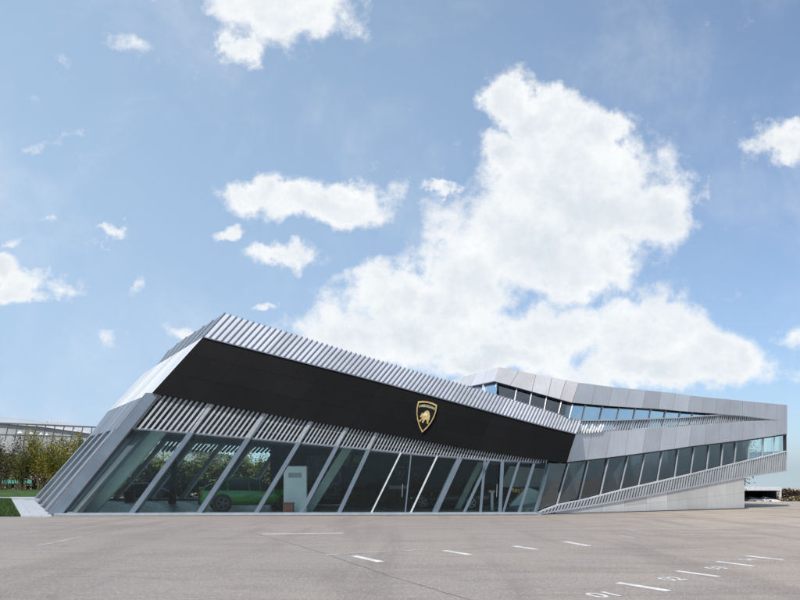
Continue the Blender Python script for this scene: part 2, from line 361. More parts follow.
# ------------------------------------------------------------------ planes of the building (metres)
a_, b_pt, c_ = G(62, 515.5), G(535, 514.5), G(745, 508.5)
UP = Vector((0, 0, 1))
FL = P3(a_, b_pt, a_ + UP); FL = shift(FL, 0)
FR = P3(b_pt, c_, b_pt + UP); FR = shift(FR, 0)
uL = (b_pt - a_).normalized(); uR = (c_ - b_pt).normalized()
nL, nR = FL[1], FR[1]
FP = shift(FL, 0.22)                                   # black fascia, a hand proud of the glass line
SBase0, SBase1 = G(47, 516), G(33, 499.4)
SL = P3(SBase0, SBase1, hit(152, 393, FL)); SL = shift(SL, 0); nS = SL[1]
Apt, BLpt = hit(203, 337, FP), hit(152, 393, FP)
T1 = hit(108, 411, SL)
UL = P3(Apt, BLpt, T1)

# ------------------------------------------------------------------ ground
def sm(t): t = max(0.0, min(1.0, t)); return t * t * (3 - 2 * t)
def gz(x, y):
    z = 0.0
    r = sm((y - 46) / 66) * sm((x - 12) / 14)
    z -= 2.4 * r
    if y > 112: z -= r * min((y - 112) * 0.011, 30)
    z += 0.4 * sm((y - 58) / 24) * sm((-x - 22) / 10)
    return z
def axis_steps(lo, hi, c0, c1, step):
    xs = []; x = c0
    while x <= c1: xs.append(x); x += step
    d = step; x = c1
    while x < hi: d *= 1.35; x += d; xs.append(min(x, hi))
    d = step; x = c0
    while x > lo: d *= 1.35; x -= d; xs.insert(0, max(x, lo))
    return xs
def sheet(name, xs, ys, m, dz=0.0, keep=None):
    mb = MB(); idx = {}
    for j, y in enumerate(ys):
        for i, x in enumerate(xs): idx[i, j] = len(mb.v); mb.v.append((x, y, gz(x, y) + dz))
    for j in range(len(ys) - 1):
        for i in range(len(xs) - 1):
            if keep is None or keep((xs[i] + xs[i + 1]) / 2, (ys[j] + ys[j + 1]) / 2):
                mb.f.append((idx[i, j], idx[i + 1, j], idx[i + 1, j + 1], idx[i, j + 1])); mb.m.append(0)
    return mb.build(name, m, smooth=True)
tag(sheet('ground', axis_steps(-3000, 3000, -60, 130, 4), axis_steps(-800, 3500, -10, 130, 4), M['asphalt']), kind='structure')
# lawn left of the building: rows follow the slanting edge of the pale stone path
def plinth_left(y): 
    p0, p1 = G(21, 517), G(11, 499); return p0.x + (p1.x - p0.x) * (y - p0.y) / (p1.y - p0.y)
yfront = G(20, 516.6).y
mb = MB(); rows = [yfront + 0.02 + i * 1.5 for i in range(90)]
for y in rows:
    xe = plinth_left(min(y, 63)) if y < 63 else -30
    for k in range(24): 
        x = xe - (k / 23) ** 1.6 * 170; mb.v.append((x, y, gz(x, y) + 0.05))
for j in range(len(rows) - 1):
    for k in range(23):
        q = j * 24 + k; mb.f.append((q, q + 24, q + 25, q + 1)); mb.m.append(0)
tag(mb.build('lawn', M['lawn'], smooth=True), kind='structure')
mb = MB()
for _ in range(26000):
    y = yfront + 0.1 + random.random() ** 1.3 * 34; xe = plinth_left(y); x = xe - 0.05 - random.random() * 14
    if abs(y - 60) < 1: continue
    z = gz(x, y) + 0.05; a = random.uniform(0, 6.28); h = random.uniform(.05, .13); wd = .018
    d = Vector((math.cos(a), math.sin(a), 0)) * wd; t = Vector((random.uniform(-.04, .04), random.uniform(-.04, .04), h)); p = Vector((x, y, z))
    mb.add([p - d, p + d, p + t], [(0, 1, 2)])
tag(mb.build('grass', M['blade']), 'short green grass of the lawn left of the building', 'grass', kind='stuff')
# pale stone path round the left end, joints as grooves
mb = MB(); pL0, pL1, pR0, pR1 = G(21, 517), G(12, 500.5), G(52, 517), G(32, 499)
n = 22
for i in range(n):
    for k in range(3):
        t0, t1 = i / n + .0006, (i + 1) / n - .0006
        def pp(t, s_): return lerp(lerp(pL0, pL1, t), lerp(pR0, pR1, t), s_)
        q = [pp(t0, k / 3 + .004), pp(t0, (k + 1) / 3 - .004), pp(t1, (k + 1) / 3 - .004), pp(t1, k / 3 + .004)]
        mb.prism([v + UP * 0.07 for v in q], UP * -0.08)
tag(mb.build('path', M['concrete']), kind='structure')
mb = MB(); q = [Vector((-120, 58.2, .075)), Vector((-34.5, 60.0, .075)), Vector((-33.5, 62.3, .075)), Vector((-120, 60.4, .075))]
for v in q: v.z += gz(v.x, v.y)
mb.prism(q, UP * -0.1); tag(mb.build('footpath', M['concrete']), kind='structure')

# painted marks
def strip(mb, p0, p1, wd, z=0.004):
    d = (p1 - p0); d.z = 0; s = Vector((-d.y, d.x, 0)).normalized() * wd / 2
    n = max(1, int(d.length / 1.0)); vs = []
    for i in range(n + 1):
        p = lerp(p0, p1, i / n); vs += [Vector((*(p + s).xy, gz(p.x, p.y) + z)), Vector((*(p - s).xy, gz(p.x, p.y) + z))]
    mb.add(vs, [(2 * i, 2 * i + 1, 2 * i + 3, 2 * i + 2) for i in range(n)])
for (x0, y0, x1, y1, wd) in [(617.4, 582.8, 669, 591, .15), (676.4, 571, 719, 576.8, .15), (716.6, 561.6, 754, 566.2, .15), (746, 556, 783, 559.8, .15)]:
    mb = MB(); strip(mb, G(x0, y0), G(x1, y1), wd); tag(mb.build('parking_line', M['paint']), kind='structure')
for (x0, y0, x1, y1, wd, m) in [(444, 550.5, 471, 555, .16, 'paint'), (513.7, 546, 537, 549.6, .16, 'paint'), (564.6, 541.7, 589, 546, .18, 'paint'), (619.5, 535.6, 635, 538.2, .2, 'paint_faint'),
        (626, 529, 641, 531.6, .2, 'paint_faint'), (354, 556, 381, 562, .18, 'paint'), (322.5, 555, 420, 549.8, .16, 'paint_faint'), (262, 534.2, 343, 533, .18, 'paint'), (37.5, 546, 82, 536.8, .14, 'paint_faint'),
        (327, 524.5, 397, 521, .2, 'paint_faint')]:
    mb = MB(); strip(mb, G(x0, y0), G(x1, y1), wd, .004); tag(mb.build('road_line', M[m]), kind='structure')
mb = MB(); pts = [(250, 532), (290, 543), (320, 552), (360, 566), (392, 577), (430, 588), (470, 600), (520, 614)]
for (p, q) in zip(pts, pts[1:]):
    A, B = G(*p), G(*q)
    for k in range(4):
        j = lambda t: Vector((random.uniform(-.03, .03), random.uniform(-.05, .05), 0)) if 0 < t < 1 else Vector((0, 0, 0))
        strip(mb, lerp(A, B, k / 4) , lerp(A, B, (k + 1) / 4) + j((k + 1) / 4), .022, .003)
tag(mb.build('pavement_crack', M['crack']), kind='structure')
for s_, cx, cy, wpx in [('01', 605, 595, 28), ('02', 672.5, 579.2, 25), ('03', 717, 568.2, 20), ('04', 748.5, 559.9, 17)]:
    vs, fs = text_pts(s_, 1.0, 0.012); c = G(cx, cy); sc_ = (wpx / F * c.y) / (max(v.x for v in vs) - min(v.x for v in vs))
    rot = Matrix.Rotation(R(24), 3, 'Z'); mb = MB()
    mb.add([Vector((c.x, c.y, .0045)) + rot @ Vector((v.x * sc_, v.y * sc_ * 1.05, 0)) for v in vs], fs); tag(mb.build('parking_number', M['paint']), kind='structure')

mb = MB(); strip(mb, G(47, 517.3), G(560, 514.9), .16, .003); strip(mb, G(560, 514.9), G(745, 509.0), .14, .003); tag(mb.build('wall_foot_strip', M['foot_strip']), kind='structure')  # thin dark strip along the foot of the facade
mb = MB(); xs_k = [48 + 3 * k for k in range(30)]
for xa, xb in zip(xs_k, xs_k[1:]): mb.prism([Vector((xa, 107.5, gz(xa, 107.5) + .14)), Vector((xb - .03, 107.5, gz(xb, 107.5) + .14)), Vector((xb - .03, 111.5, gz(xb, 111.5) + .14)), Vector((xa, 111.5, gz(xa, 111.5) + .14))], UP * -.2)
tag(mb.build('pavement', M['concrete']), kind='structure')
# ------------------------------------------------------------------ THE SHOWROOM
BLD = empty('showroom_building', (0, 0, 0))
tag(BLD, 'long angular car showroom with slanted silver fins, black fascia band and leaning glass walls', 'building')
def part(mb, name, m, parent=BLD, **k): return mb.build(name, m, parent, **k)

glass_top = [(120, 427.3), (180, 432), (295, 442.3), (345, 447), (422, 454.8), (480, 459.3), (540, 462.6), (570, 463.4)]
fasc_bot = [(152, 393), (180, 398.2), (295, 418.5), (380, 432.8), (466.6, 448.6), (540, 459.4), (567, 461.6)]
fasc_top = [(203, 337), (380, 382), (540, 425.2), (576, 434)]
# --- black fascia with fine panel seams
mb = MB()
cols = [0, .12, .27, .33, .48, .62, .78, .9, 1.0]
def fpt(s_, t):
    xb = 152 + (567 - 152) * s_; xt = 203 + (576 - 203) * s_
    b0 = (xb, yat(fasc_bot, xb)); t0 = (xt, yat(fasc_top, xt))
    return hit(lerp(b0[0], t0[0], t), lerp(b0[1], t0[1], t), FP)
rows_ = [0, .36, .70, 1.0]
for i in range(len(cols) - 1):
    for j in range(3):
        e = .00018; f_ = .0013
        s0, s1, t0, t1 = cols[i] + e, cols[i + 1] - e, rows_[j] + f_, rows_[j + 1] - f_
        mid = (s0 + s1) / 2
        mb.prism([fpt(s0, t0), fpt(mid, t0), fpt(s1, t0), fpt(s1, t1), fpt(mid, t1), fpt(s0, t1)], -nL * .08)
part(mb, 'black_fascia', M['black'])
mb = MB(); mb.prism([fpt(k / 12, .001) - nL * .085 for k in range(13)] + [fpt(k / 12, .999) - nL * .085 for k in range(12, -1, -1)], -nL * .9)
part(mb, 'fascia_core', M['dark'])
mb = MB()                                                          # thin bright edge trims
for k in range(12):
    mb.bar(fpt(k / 12, 1.0) + nL * .01, fpt((k + 1) / 12, 1.0) + nL * .01, .05, .10, UP)
part(mb, 'fascia_trim', M['silver_dark'])

# --- roof: inclined sheet with standing fins
rt = [(225, 313.3), (340, 349), (430, 376), (468, 386.3), (512, 399.5), (558, 414), (581, 421)]
TLp = at(225, 313.3, 32.6)
RP = P3(hit(203, 337, FP), hit(576, 434, FP), TLp); RP = shift(RP, 0); nRoof = RP[1]
top_pts = [hit(x, y, RP) for x, y in rt]; bot_pts = [hit(x, yat(fasc_top, x), FP) for x in (203, 320, 440, 510, 576)]
back = -nRoof
for i in range(1):
    mb = MB(); ks = 24
    bxs = [203 + (576 - 203) * k / ks for k in range(ks + 1)]; txs = [225 + (581 - 225) * k / ks for k in range(ks + 1)]
    for k in range(ks):
        q = [hit(bxs[k] + .05, yat(fasc_top, bxs[k]) - .3, RP), hit(bxs[k + 1] - .05, yat(fasc_top, bxs[k + 1]) - .3, RP),
             hit(txs[k + 1] - .05, yat(rt, txs[k + 1]) + .15, RP), hit(txs[k] + .05, yat(rt, txs[k]) + .15, RP)]
        mb.prism(q, back * .06)
    part(mb, 'roof_sheet', M['silver_light'])
mb = MB(); x = 203.0; 
while x < 574:
    t = (x - 203) / 373.0; tx = 225 + (581 - 225) * t
    a0 = hit(x, yat(fasc_top, x) - .2, RP); a1 = hit(tx, yat(rt, tx), RP)
    mb.bar(a0 + nRoof * .03, a1 + nRoof * .03, lerp(.055, .042, t), .06, uL)
    x += lerp(6.2, 2.9, t ** .9)
part(mb, 'roof_fins', M['fin'])
# left return of the roof: grey sheet between ridge and pale side fascia
Bk = hit(157, 365, UL); Bk2 = hit(144, 373.3, UL)
mb = MB(); RS = P3(Apt, Bk, TLp)
ps = [(203, 337), (225, 313.3), (205, 325.8), (183, 339.5), (167, 352), (157, 365)]
mb.prism([hit(x, y, RS) for x, y in ps], shift(RS, 0)[1] * -.1)
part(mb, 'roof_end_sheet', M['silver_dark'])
mb = MB()
for k in range(1, 7):
    t = k / 7; a0 = lerp(Apt, Bk, t); tt = [(205, 325.8), (183, 339.5), (167, 352)]; xx = lerp(222, 160, t); yy = yat([(157, 365), (167, 352), (183, 339.5), (205, 325.8), (225, 313.3)], xx)
    mb.bar(a0, hit(xx, yy, RS), .06, .12, uL)
part(mb, 'roof_end_fins', M['fin'])
# pale side fascia
mb = MB(); tl = [(203, 337), (157, 365)]; bl = [(152, 393), (108, 411)]
nn = 9
for k in range(nn):
    t0, t1 = k / nn + .002, (k + 1) / nn - .002
    def tp(t):
        if t > .82: s_ = (t - .82) / .18; return (lerp(157, 144, s_), lerp(365, 373.3, s_)) 
        return (lerp(203, 157, t / .82), lerp(337, 365, t / .82))
    def bp(t): return (lerp(152, 108, t), lerp(393, 411, t))
    q = [hit(*bp(t0), UL), hit(*bp(t1), UL), hit(*tp(t1), UL), hit(*tp(t0), UL)]
    mb.prism(q, shift(UL, 0)[1] * -.08)
part(mb, 'side_fascia', M['silver_light'])
# side wall: flat upper sheets, then big leaning blades with dark glass between
def side_at(t, lev):           # t along the side 0 front..1 back; lev 0 ground,1 blade top,2 fascia bottom
    g = lerp(Vector((47.5, 515.8)), Vector((32, 498.6)), 0)   # unused start
    base = lerp(SBase0, SBase1, t)
    f_, k_ = Vector((121, 427.5)), Vector((88.5, 436.8))
    # perspective-correct: walk along the 3-D line
    A1, B1 = hit(121, 427.5, SL), hit(88.5, 436.8, SL)
    A2, B2 = hit(152, 393, SL), T1
    return [base, lerp(A1, B1, t), lerp(A2, B2, t)][lev]
mb = MB()
for k in range(7):
    t0, t1 = k / 7 + .004, (k + 1) / 7 - .004
    mb.prism([side_at(t0, 1), side_at(t1, 1), side_at(t1, 2), side_at(t0, 2)], nS * -.3)
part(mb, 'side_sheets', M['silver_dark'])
mb = MB(); mb.prism([side_at(0, 0) - nS * 1.0, side_at(1, 0) - nS * 1.0, side_at(1, 2) - nS * 1.0, side_at(0, 2) - nS * 1.0], nS * -.1)
part(mb, 'side_wall', M['core'])
ts = [.15, .36, .62, .95]
for t in ts:
    wd = .032 + .018 * t; mb = MB()
    mb.prism([side_at(t - wd, 0), side_at(t + wd, 0), side_at(t + wd, 1), side_at(t - wd, 1)], nS * -.98)
    o = part(mb, 'side_blade', M['column'])
    mb = MB(); mb.prism([side_at(t - wd - .012, 0) + nS * .02, side_at(t - wd, 0) + nS * .02, side_at(t - wd, 1) + nS * .02, side_at(t - wd - .012, 1) + nS * .02], nS * -.36)
    mb.build('edge_strip', M['fin'], o)

# --- ground floor, left facade: columns lean to the right
sillp = [(47, 515.2), (300, 514.6), (535, 513.4)]
columns = [  # bottom centre, width, line to a top point, reach ('f' to fascia, 'g' to glass top), material
    ((54.5, 515.5), 12.5, (151, 396), 'f', 'column'), ((130.5, 515.5), 6.0, (200, 421), 'f', 'column'), ((198, 515.3), 5.6, (258.5, 423), 'f', 'column'),
    ((255, 515.2), 4.8, (290, 457), 'f', 'column'), ((300, 515), 4.6, (345, 431), 'f', 'column'), ((338, 515), 4.4, (369.5, 447), 'f', 'column'),
    ((370.5, 514.8), 1.7, (400.7, 453), 'g', 'white_mullion'), ((405, 514.6), 1.2, (410.3, 462), 'g', 'column'), ((410, 514.6), 1.7, (436.7, 457), 'g', 'white_mullion'),
    ((433.8, 514.6), 5.4, (460, 457), 'g', 'column'), ((463.3, 514.5), 2.8, (488, 462), 'g', 'column'), ((480.3, 514.5), 2.4, (484.7, 461), 'g', 'column'),
    ((499.5, 514.4), 3.6, (502, 462), 'g', 'column'), ((502.5, 514.4), 2.2, (519, 462), 'g', 'column'), ((518.5, 514.3), 2.6, (534.2, 463), 'g', 'column'), ((535.5, 514), 2.6, (549.5, 463), 'g', 'column')]
clines = []
for (bx, by), wpx, (tx, ty), reach, m in columns:
    ln = ((bx, by), (tx, ty)); pl = FL if bx < 534 else FR
    top = cross(ln, fasc_bot if bx < 60 else glass_top)
    clines.append(ln)
    dep = .55 if wpx > 4 else .14
    p0 = hit(bx, by, pl); p1 = hit(top[0], top[1], pl); u = uL if pl is FL else uR
    p0.z = 0.02; wm = wpx * (.88 if 3 < wpx < 10 else 1) * p0.y / F; mb = MB()
    n_ = nL if pl is FL else nR
    mb.prism([p0 - u * wm / 2, p0 + u * wm / 2, p1 + u * wm / 2, p1 - u * wm / 2], n_ * -dep)
    o = part(mb, 'column' if wpx > 3 else 'mullion', M[m])
    for v in o.data.vertices: v.co += n_ * (.12 if wpx > 3 else .04)
    if reach == 'f' and bx > 60:                                   # the slimmer run of the post through the louvre
        t2 = cross(ln, fasc_bot); q0, q1 = hit(top[0], top[1], pl), hit(t2[0], t2[1], pl); mb = MB(); mb.bar(q0 + nL * .03, q1 + nL * .03, wm * .62, .1, u); mb.build('post_head', M['post_head'], o)
    if wpx > 4.2:
        mb = MB(); e = u * wm / 2
        mb.prism([p0 + e * 1.0 + n_ * .12, p0 + e * 1.25 + n_ * .12, p1 + e * 1.25 + n_ * .12, p1 + e * 1.0 + n_ * .12], n_ * -.3); mb.build('edge_strip', M['silver_dark'], o)
        if m == 'column' and bx < 60:
            mb = MB(); mb.prism([p0 - e * 1.06 + n_ * .13, p0 - e + n_ * .13, p1 - e + n_ * .13, p1 - e * 1.06 + n_ * .13], n_ * -.3); mb.build('edge_strip', M['fin_light'], o)
# panes between neighbouring columns
def pane(l0, l1, topl, botl, pl, n_, m, rec=.12, name='window'):
    a, b2, c2, d = cross(l0, botl), cross(l1, botl), cross(l1, topl), cross(l0, topl)
    jr = random.Random(int(a[0] * 7)); j1, j2 = jr.uniform(-.012, .012), jr.uniform(-.012, .012)   # no two panes hang exactly true
    mb = MB(); mb.prism([hit(*a, pl) - n_ * (rec + j1), hit(*b2, pl) - n_ * (rec - j1), hit(*c2, pl) - n_ * (rec - j2), hit(*d, pl) - n_ * (rec + j2)], n_ * -.02)
    return part(mb, name, M[m])
order = [0, 1, 2, 3, 4, 5, 6, 7, 8, 9, 10, 11, 12, 14, 15]
for i, j in zip(order, order[1:]):
    l0, l1 = clines[i], clines[j]
    nm = 'glass_door' if (i, j) in ((11, 12), (6, 7), (7, 8)) else 'window'
    o = pane(l0, l1, glass_top, sillp, FL, nL, 'glass', name=nm)
    if nm == 'glass_door':
        bx = (l1[0][0] + l0[0][0]) / 2; mb = MB(); pa, pb = hit(l1[0][0] - 3.0, 497, FL), hit(l1[0][0] - 3.0 + .6, 484, FL); mb.tube([pa + nL * .02, pb + nL * .02], [.02, .02]); mb.build('handle', M['rim_l'], o)
# sill and head rail
mb = MB(); s0, s1 = hit(58, 515.5, FL), b_pt
mb.box((s0 + s1) / 2 + Vector((0, 0, .07)) + nL * .12, (s1 - s0).length, .5, .10, Matrix.Rotation(math.atan2(uL.y, uL.x), 3, 'Z')); part(mb, 'sill', M['sill'])
mb = MB()
for (x0, y0), (x1, y1) in zip(glass_top, glass_top[1:]):
    if x1 <= 541: mb.bar(hit(x0, y0, FL) - nL * .1, hit(x1, y1, FL) - nL * .1, .10, .2, UP)
part(mb, 'head_rail', M['silver_dark'])
# louvre of leaning fins between glass head and fascia
mb = MB(); x = 127.0
def lean(x):
    for k in range(len(clines) - 1):
        xa, xb = cross(clines[k], glass_top)[0], cross(clines[k + 1], glass_top)[0]
        if xa <= x <= xb and xb - xa > 4:
            la = (clines[k][1][0] - clines[k][0][0]) / (clines[k][0][1] - clines[k][1][1]); lb = (clines[k + 1][1][0] - clines[k + 1][0][0]) / (clines[k + 1][0][1] - clines[k + 1][1][1])
            return lerp(la, lb, (x - xa) / (xb - xa))
    return .35
def pitch(x): return yat([(120, 6.9), (200, 6.4), (250, 5.6), (300, 4.5), (400, 3.6), (480, 3.1), (560, 2.9)], x)
while x < 548:
    y0 = yat(glass_top, x); s_ = lerp(.80, .40, sm((x - 127) / 420)); top = cross(((x, y0), (x + s_ * 40, y0 - 40)), fasc_bot)
    t = (x - 127) / 420
    if top[0] > 158 and y0 - top[1] > .4:
        mb.bar(hit(x, y0, FL) - nL * .02, hit(*top, FL) - nL * .02, pitch(x) * .0145, .07, uL)
    x += pitch(x) * .88
part(mb, 'louvre_fins', M['fin_light'])
mb = MB()
for fr in (.3, .7):
    for k in range(20):
        xa, xb = 140 + k * 20, 160 + k * 20
        ya, yb = lerp(yat(glass_top, xa), yat(fasc_bot, max(xa, 152)), fr), lerp(yat(glass_top, xb), yat(fasc_bot, xb), fr)
        mb.bar(hit(xa, ya, FL) - nL * .22, hit(xb, yb, FL) - nL * .22, .05, .05, UP)
part(mb, 'louvre_rail', M['fin'])
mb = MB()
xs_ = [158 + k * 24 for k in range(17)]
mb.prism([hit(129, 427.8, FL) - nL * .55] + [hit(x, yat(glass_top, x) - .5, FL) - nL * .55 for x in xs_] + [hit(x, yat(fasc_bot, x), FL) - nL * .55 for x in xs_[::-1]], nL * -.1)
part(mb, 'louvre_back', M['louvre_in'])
mb = MB()                                                       # soffit closing the louvre box
for xa, xb in zip(xs_, xs_[1:]):
    a, b2 = hit(xa, yat(glass_top, xa) - .3, FL) - nL * .2, hit(xb, yat(glass_top, xb) - .3, FL) - nL * .2
    mb.prism([a, b2, b2 - nL * .4, a - nL * .4], UP * .04)
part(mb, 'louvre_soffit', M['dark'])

# --- emblem on the fascia: black shield, gold rim, name, charging bull
EM = MB(); ec = hit(425, 416.5, FP) + nL * .03
tilt = -R(10.5)
ex = (uL * math.cos(tilt) + UP * math.sin(tilt)); ey = (-uL * math.sin(tilt) + UP * math.cos(tilt))
es = 29.4 / F                                                       # metres per source pixel at this depth
def E2(x, y, d=0.0): return ec + (ex * x + ey * y) * es + nL * d
def shield(k):
    pts = [(-9.6, 13.2), (-5, 14.6), (0, 15.0), (5, 14.6), (9.6, 13.2), (9.9, 7), (9.0, 1), (7.0, -5), (4.0, -11), (0, -16.5), (-4.0, -11), (-7.0, -5), (-9.0, 1), (-9.9, 7)]
    return [(x * k, (y - .5) * k + .5) for x, y in pts]
mb = MB(); mb.prism([E2(x, y, .05) for x, y in shield(1.06)], nL * -.07); emb = part(mb, 'emblem', M['black'])
mb = MB(); o1, o2 = shield(1.03), shield(.915)
for i in range(len(o1)):
    j = (i + 1) % len(o1); mb.prism([E2(*o1[i], .075), E2(*o1[j], .075), E2(*o2[j], .075), E2(*o2[i], .075)], nL * -.03)
mb.build('shield_rim', M['gold'], emb)
vs, fs = text_pts('LAMBORGHINI', 2.45, .03); mb = MB(); wd = max(v.x for v in vs); k = 8.1 / wd
mb.add([E2(v.x * k, v.y * 1.5 + 10.4 - (v.x * k) ** 2 * .022, .07) for v in vs], fs); mb.build('lettering', M['gold_pale'], emb)
bull = [(-6, -5.5), (-4.5, -6.5), (-3, -4), (-1.5, -3), (-2.5, -6.5), (-1, -7), (.5, -3.2), (2, -3), (3, -6.5), (5, -7), (4.4, -5), (5.2, -2), (5, 1), (4.2, 4), (2.6, 6.2), (1, 6.6), (-.6, 5.6), (-2, 3.6), (-3.2, 2.6), (-4.4, 3.4), (-4.2, 1.8), (-5.2, .4), (-5.4, -1.4), (-4.2, -1.8), (-3.6, -.8), (-3.4, -2.6), (-4.8, -4.2)]
mb = MB(); mb.prism([E2(x * .95, y * 1.0 - .3, .09) for x, y in bull], nL * -.03); mb.build('bull', M['gold'], emb)
mb = MB(); mb.prism([E2(x * .5 - .2, y * .52 + 1.4, .115) for x, y in [(-6, -2), (-3, 2), (0, 5), (4, 4), (5, 0), (3, -3), (1, -1), (-2, -3)]], nL * -.03); mb.build('bull_highlight', M['gold_pale'], emb)

# --- right wing
par_top = [(574.5, 434.8), (620, 431.2), (680, 427), (690, 426), (777, 420.4), (787, 420.0)]
par_bot = [(567, 462), (612, 457), (680, 448), (690, 446.3), (752, 439), (787, 433.8)]
ub_top = [(579.5, 382.7), (612.5, 387), (680, 393.7), (690, 395.6), (745, 401), (787, 405)]
ub_bot = [(572.5, 402.5), (612.5, 406.2), (656, 408.6), (690, 411.8), (724, 414.2), (745, 416), (777, 420.2), (787, 420.0)]
gl_bot = [(536, 513.3), (559, 504.8), (590, 498.3), (620, 490.5), (690, 474.5), (752, 459.5), (787, 451.2)]
rf_bot = [(536, 514.6), (620, 500.8), (690, 487.4), (745, 476.8), (787, 470.5)]
def strip_panels(joints, topl, botl, pl, n_, m, name, dep=.08, gap=.35, x_end=None):
    mb = MB()
    for (b0, t0), (b1, t1) in zip(joints, joints[1:]):
        g = gap / 2
        if t0 is None: continue
        q = [(b0 + g, yat(botl, b0 + g)), (b1 - g, yat(botl, b1 - g)), (t1 - g, yat(topl, t1 - g)), (t0 + g, yat(topl, t0 + g))]
        mb.prism([hit(*p, pl) for p in q], n_ * -dep)
    return part(mb, name, m)
pj = [(567, 574.5), (587, 592), (606, 611), (625, 628.5), (642.5, 646), (659.5, 662), (674.7, 677), (689, 691.5), (705, 706.5), (718.7, 719.8), (730.7, 731.7), (742.7, 743.3), (754, 754.6), (765.5, 766), (777, 777), (787.3, 787.3)]
strip_panels(pj, par_top, par_bot, FR, nR, M['silver'], 'parapet_panels')
uj = [(572.5, 579.5), (591.5, 596), (608.7, 612.5), (625.5, 630), (642.7, 646), (658, 661), (673, 676), (688, 690.7), (702, 703.5), (716, 717), (729.5, 730), (742.5, 742.7), (754.6, 754.7), (766, 766), (777, 777), (787.3, 787.3)]
strip_panels(uj, ub_top, ub_bot, FR, nR, M['silver'], 'upper_panels')
def plate(poly_top, poly_bot, xs, pl, n_, rec, dep, m, name, parent=BLD, inset=0.0):
    mb = MB()
    for xa, xb in zip(xs, xs[1:]):
        q = [(xa, yat(poly_bot, xa) - inset), (xb, yat(poly_bot, xb) - inset), (xb, yat(poly_top, xb) + inset), (xa, yat(poly_top, xa) + inset)]
        mb.prism([hit(*p, pl) - n_ * rec for p in q], n_ * -dep)
    return part(mb, name, m, parent)
XR = [580, 612.5, 645, 680, 690, 724, 745, 777, 787]
plate(par_top, par_bot, [575] + XR, FR, nR, .085, .12, M['core'], 'parapet_core', inset=.4)
plate(ub_top, ub_bot, XR, FR, nR, .085, .12, M['core'], 'upper_core', inset=.4)
# dark rail under the parapet
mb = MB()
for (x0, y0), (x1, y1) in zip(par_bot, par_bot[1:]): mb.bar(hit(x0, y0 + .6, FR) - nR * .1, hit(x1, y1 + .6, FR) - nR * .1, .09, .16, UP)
part(mb, 'dark_rail', M['dark'])
# upper fin screen (triangular), its first fins painted white
uf_top = [(569, 420.3), (620, 420), (680, 417.6), (724, 414.4), (745, 415.8), (777, 420.1)]
x = 571.0; mbw = MB(); mb = MB(); k = 0
hgt = [1, .9, 1, .55, 1, .8, .6, 1, .95, .4, 1, .85, 1, .9, 1]
while x < 775:
    t = (x - 571) / 204; yb = yat(par_top, max(x, 574.5)); yt = yat(uf_top, x + lerp(5, 0, t))
    if yb - yt > .3:
        a0 = hit(x, yb, FR); a1 = hit(x + lerp(4.5, .3, t), yt, FR)
        if 574 < x < 601:
            h_ = hgt[k % 15]; k += 1
            mbw.bar(hit(x, yb - .6, FR) + nR * .07, hit(x + 3.6 * h_, lerp(yb, 424.6, h_), FR) + nR * .07, .06, .06, uR)
        mb.bar(a0 - nR * .12, a1 - nR * .12, .045, .07, uR)
    x += lerp(2.9, 1.8, t)
part(mbw, 'white_fins', M['white'])
for (x0, y0), (x1, y1) in zip(uf_top, uf_top[1:]): mb.bar(hit(x0, y0, FR) - nR * .12, hit(x1, y1, FR) - nR * .12, .06, .18, UP)
for (x0, y0), (x1, y1) in zip(par_top[:-1], par_top[1:]): mb.bar(hit(x0, y0 - .4, FR) - nR * .12, hit(x1, y1 - .4, FR) - nR * .12, .06, .18, UP)
part(mb, 'upper_fin_screen', M['fin_ramp'])
# upper windows, set back behind the screen
umul = [((568, 427), (573, 403)), ((587, 424), (591, 404)), ((605, 422), (608.5, 406)), ((622, 421), (625.3, 407)), ((639, 420), (641.5, 408)), ((655, 419), (657, 408.6)), ((670, 419), (672, 410)), ((685, 418), (686.5, 411)), ((698, 417), (699, 412)), ((712, 416), (713, 413)), ((728, 416), (728.5, 414))]
ug_bot = [(560, 432.5), (620, 429.5), (680, 425), (777, 419)]
for l0, l1 in zip(umul, umul[1:]): pane(l0, l1, ub_bot, ug_bot, FR, nR, 'glass_blue', rec=.45)
def mullions(lines, topl, botl, pl, n_, wpx, rec, m, u, dep=.16):
    for l in lines:
        t_, b_ = cross(l, topl), cross(l, botl); mb = MB()
        mb.bar(hit(*b_, pl) - n_ * rec, hit(*t_, pl) - n_ * rec, wpx / F * hit(*b_, pl).y, dep, u); part(mb, 'mullion', m)
mullions(umul, ub_bot, ug_bot, FR, nR, .9, .42, M['white_mullion'], uR, .05)
# segment of the upper storey that turns away above the fin roof
Ct = at(499, 367, 33.6); Jt, Jb = hit(579.2, 382.7, FR), hit(572.2, 402.5, FR)
SA = P3(Ct, Jt, Jb); SA = shift(SA, 0); nA = SA[1]; Cb = hit(494, 381, SA); uA = (Jt - Ct).normalized()
sa_top = [(499, 367), (579.2, 382.7)]; sa_bot = [(494, 381), (572.2, 402.5)]
strip_panels([(494, 499), (510, 519), (532, 536), (548, 552), (560, 566), (572, 579)], sa_top, sa_bot, SA, nA, M['corner'], 'corner_panels')
plate(sa_top, sa_bot, [499.5, 530, 571.5], SA, nA, .085, .1, M['core'], 'corner_core', inset=.3)
Lt = at(436, 384, 45.0); LF = P3(Ct, Cb, Lt); LF = shift(LF, 0); nF = LF[1]; uF = (Lt - Ct).normalized()
lf_top = [(430, 386), (499, 367)]; lf_bot = [(430, 396.0), (469, 386.3), (494, 381)]
strip_panels([(445, 452), (458, 465), (470, 477), (482, 487.5), (494, 499)], lf_top, lf_bot, LF, nF, M['silver_light'], 'corner_side_panels', gap=.25)
sg_bot = [(470, 392), (494, 399), (540, 412), (575, 424)]
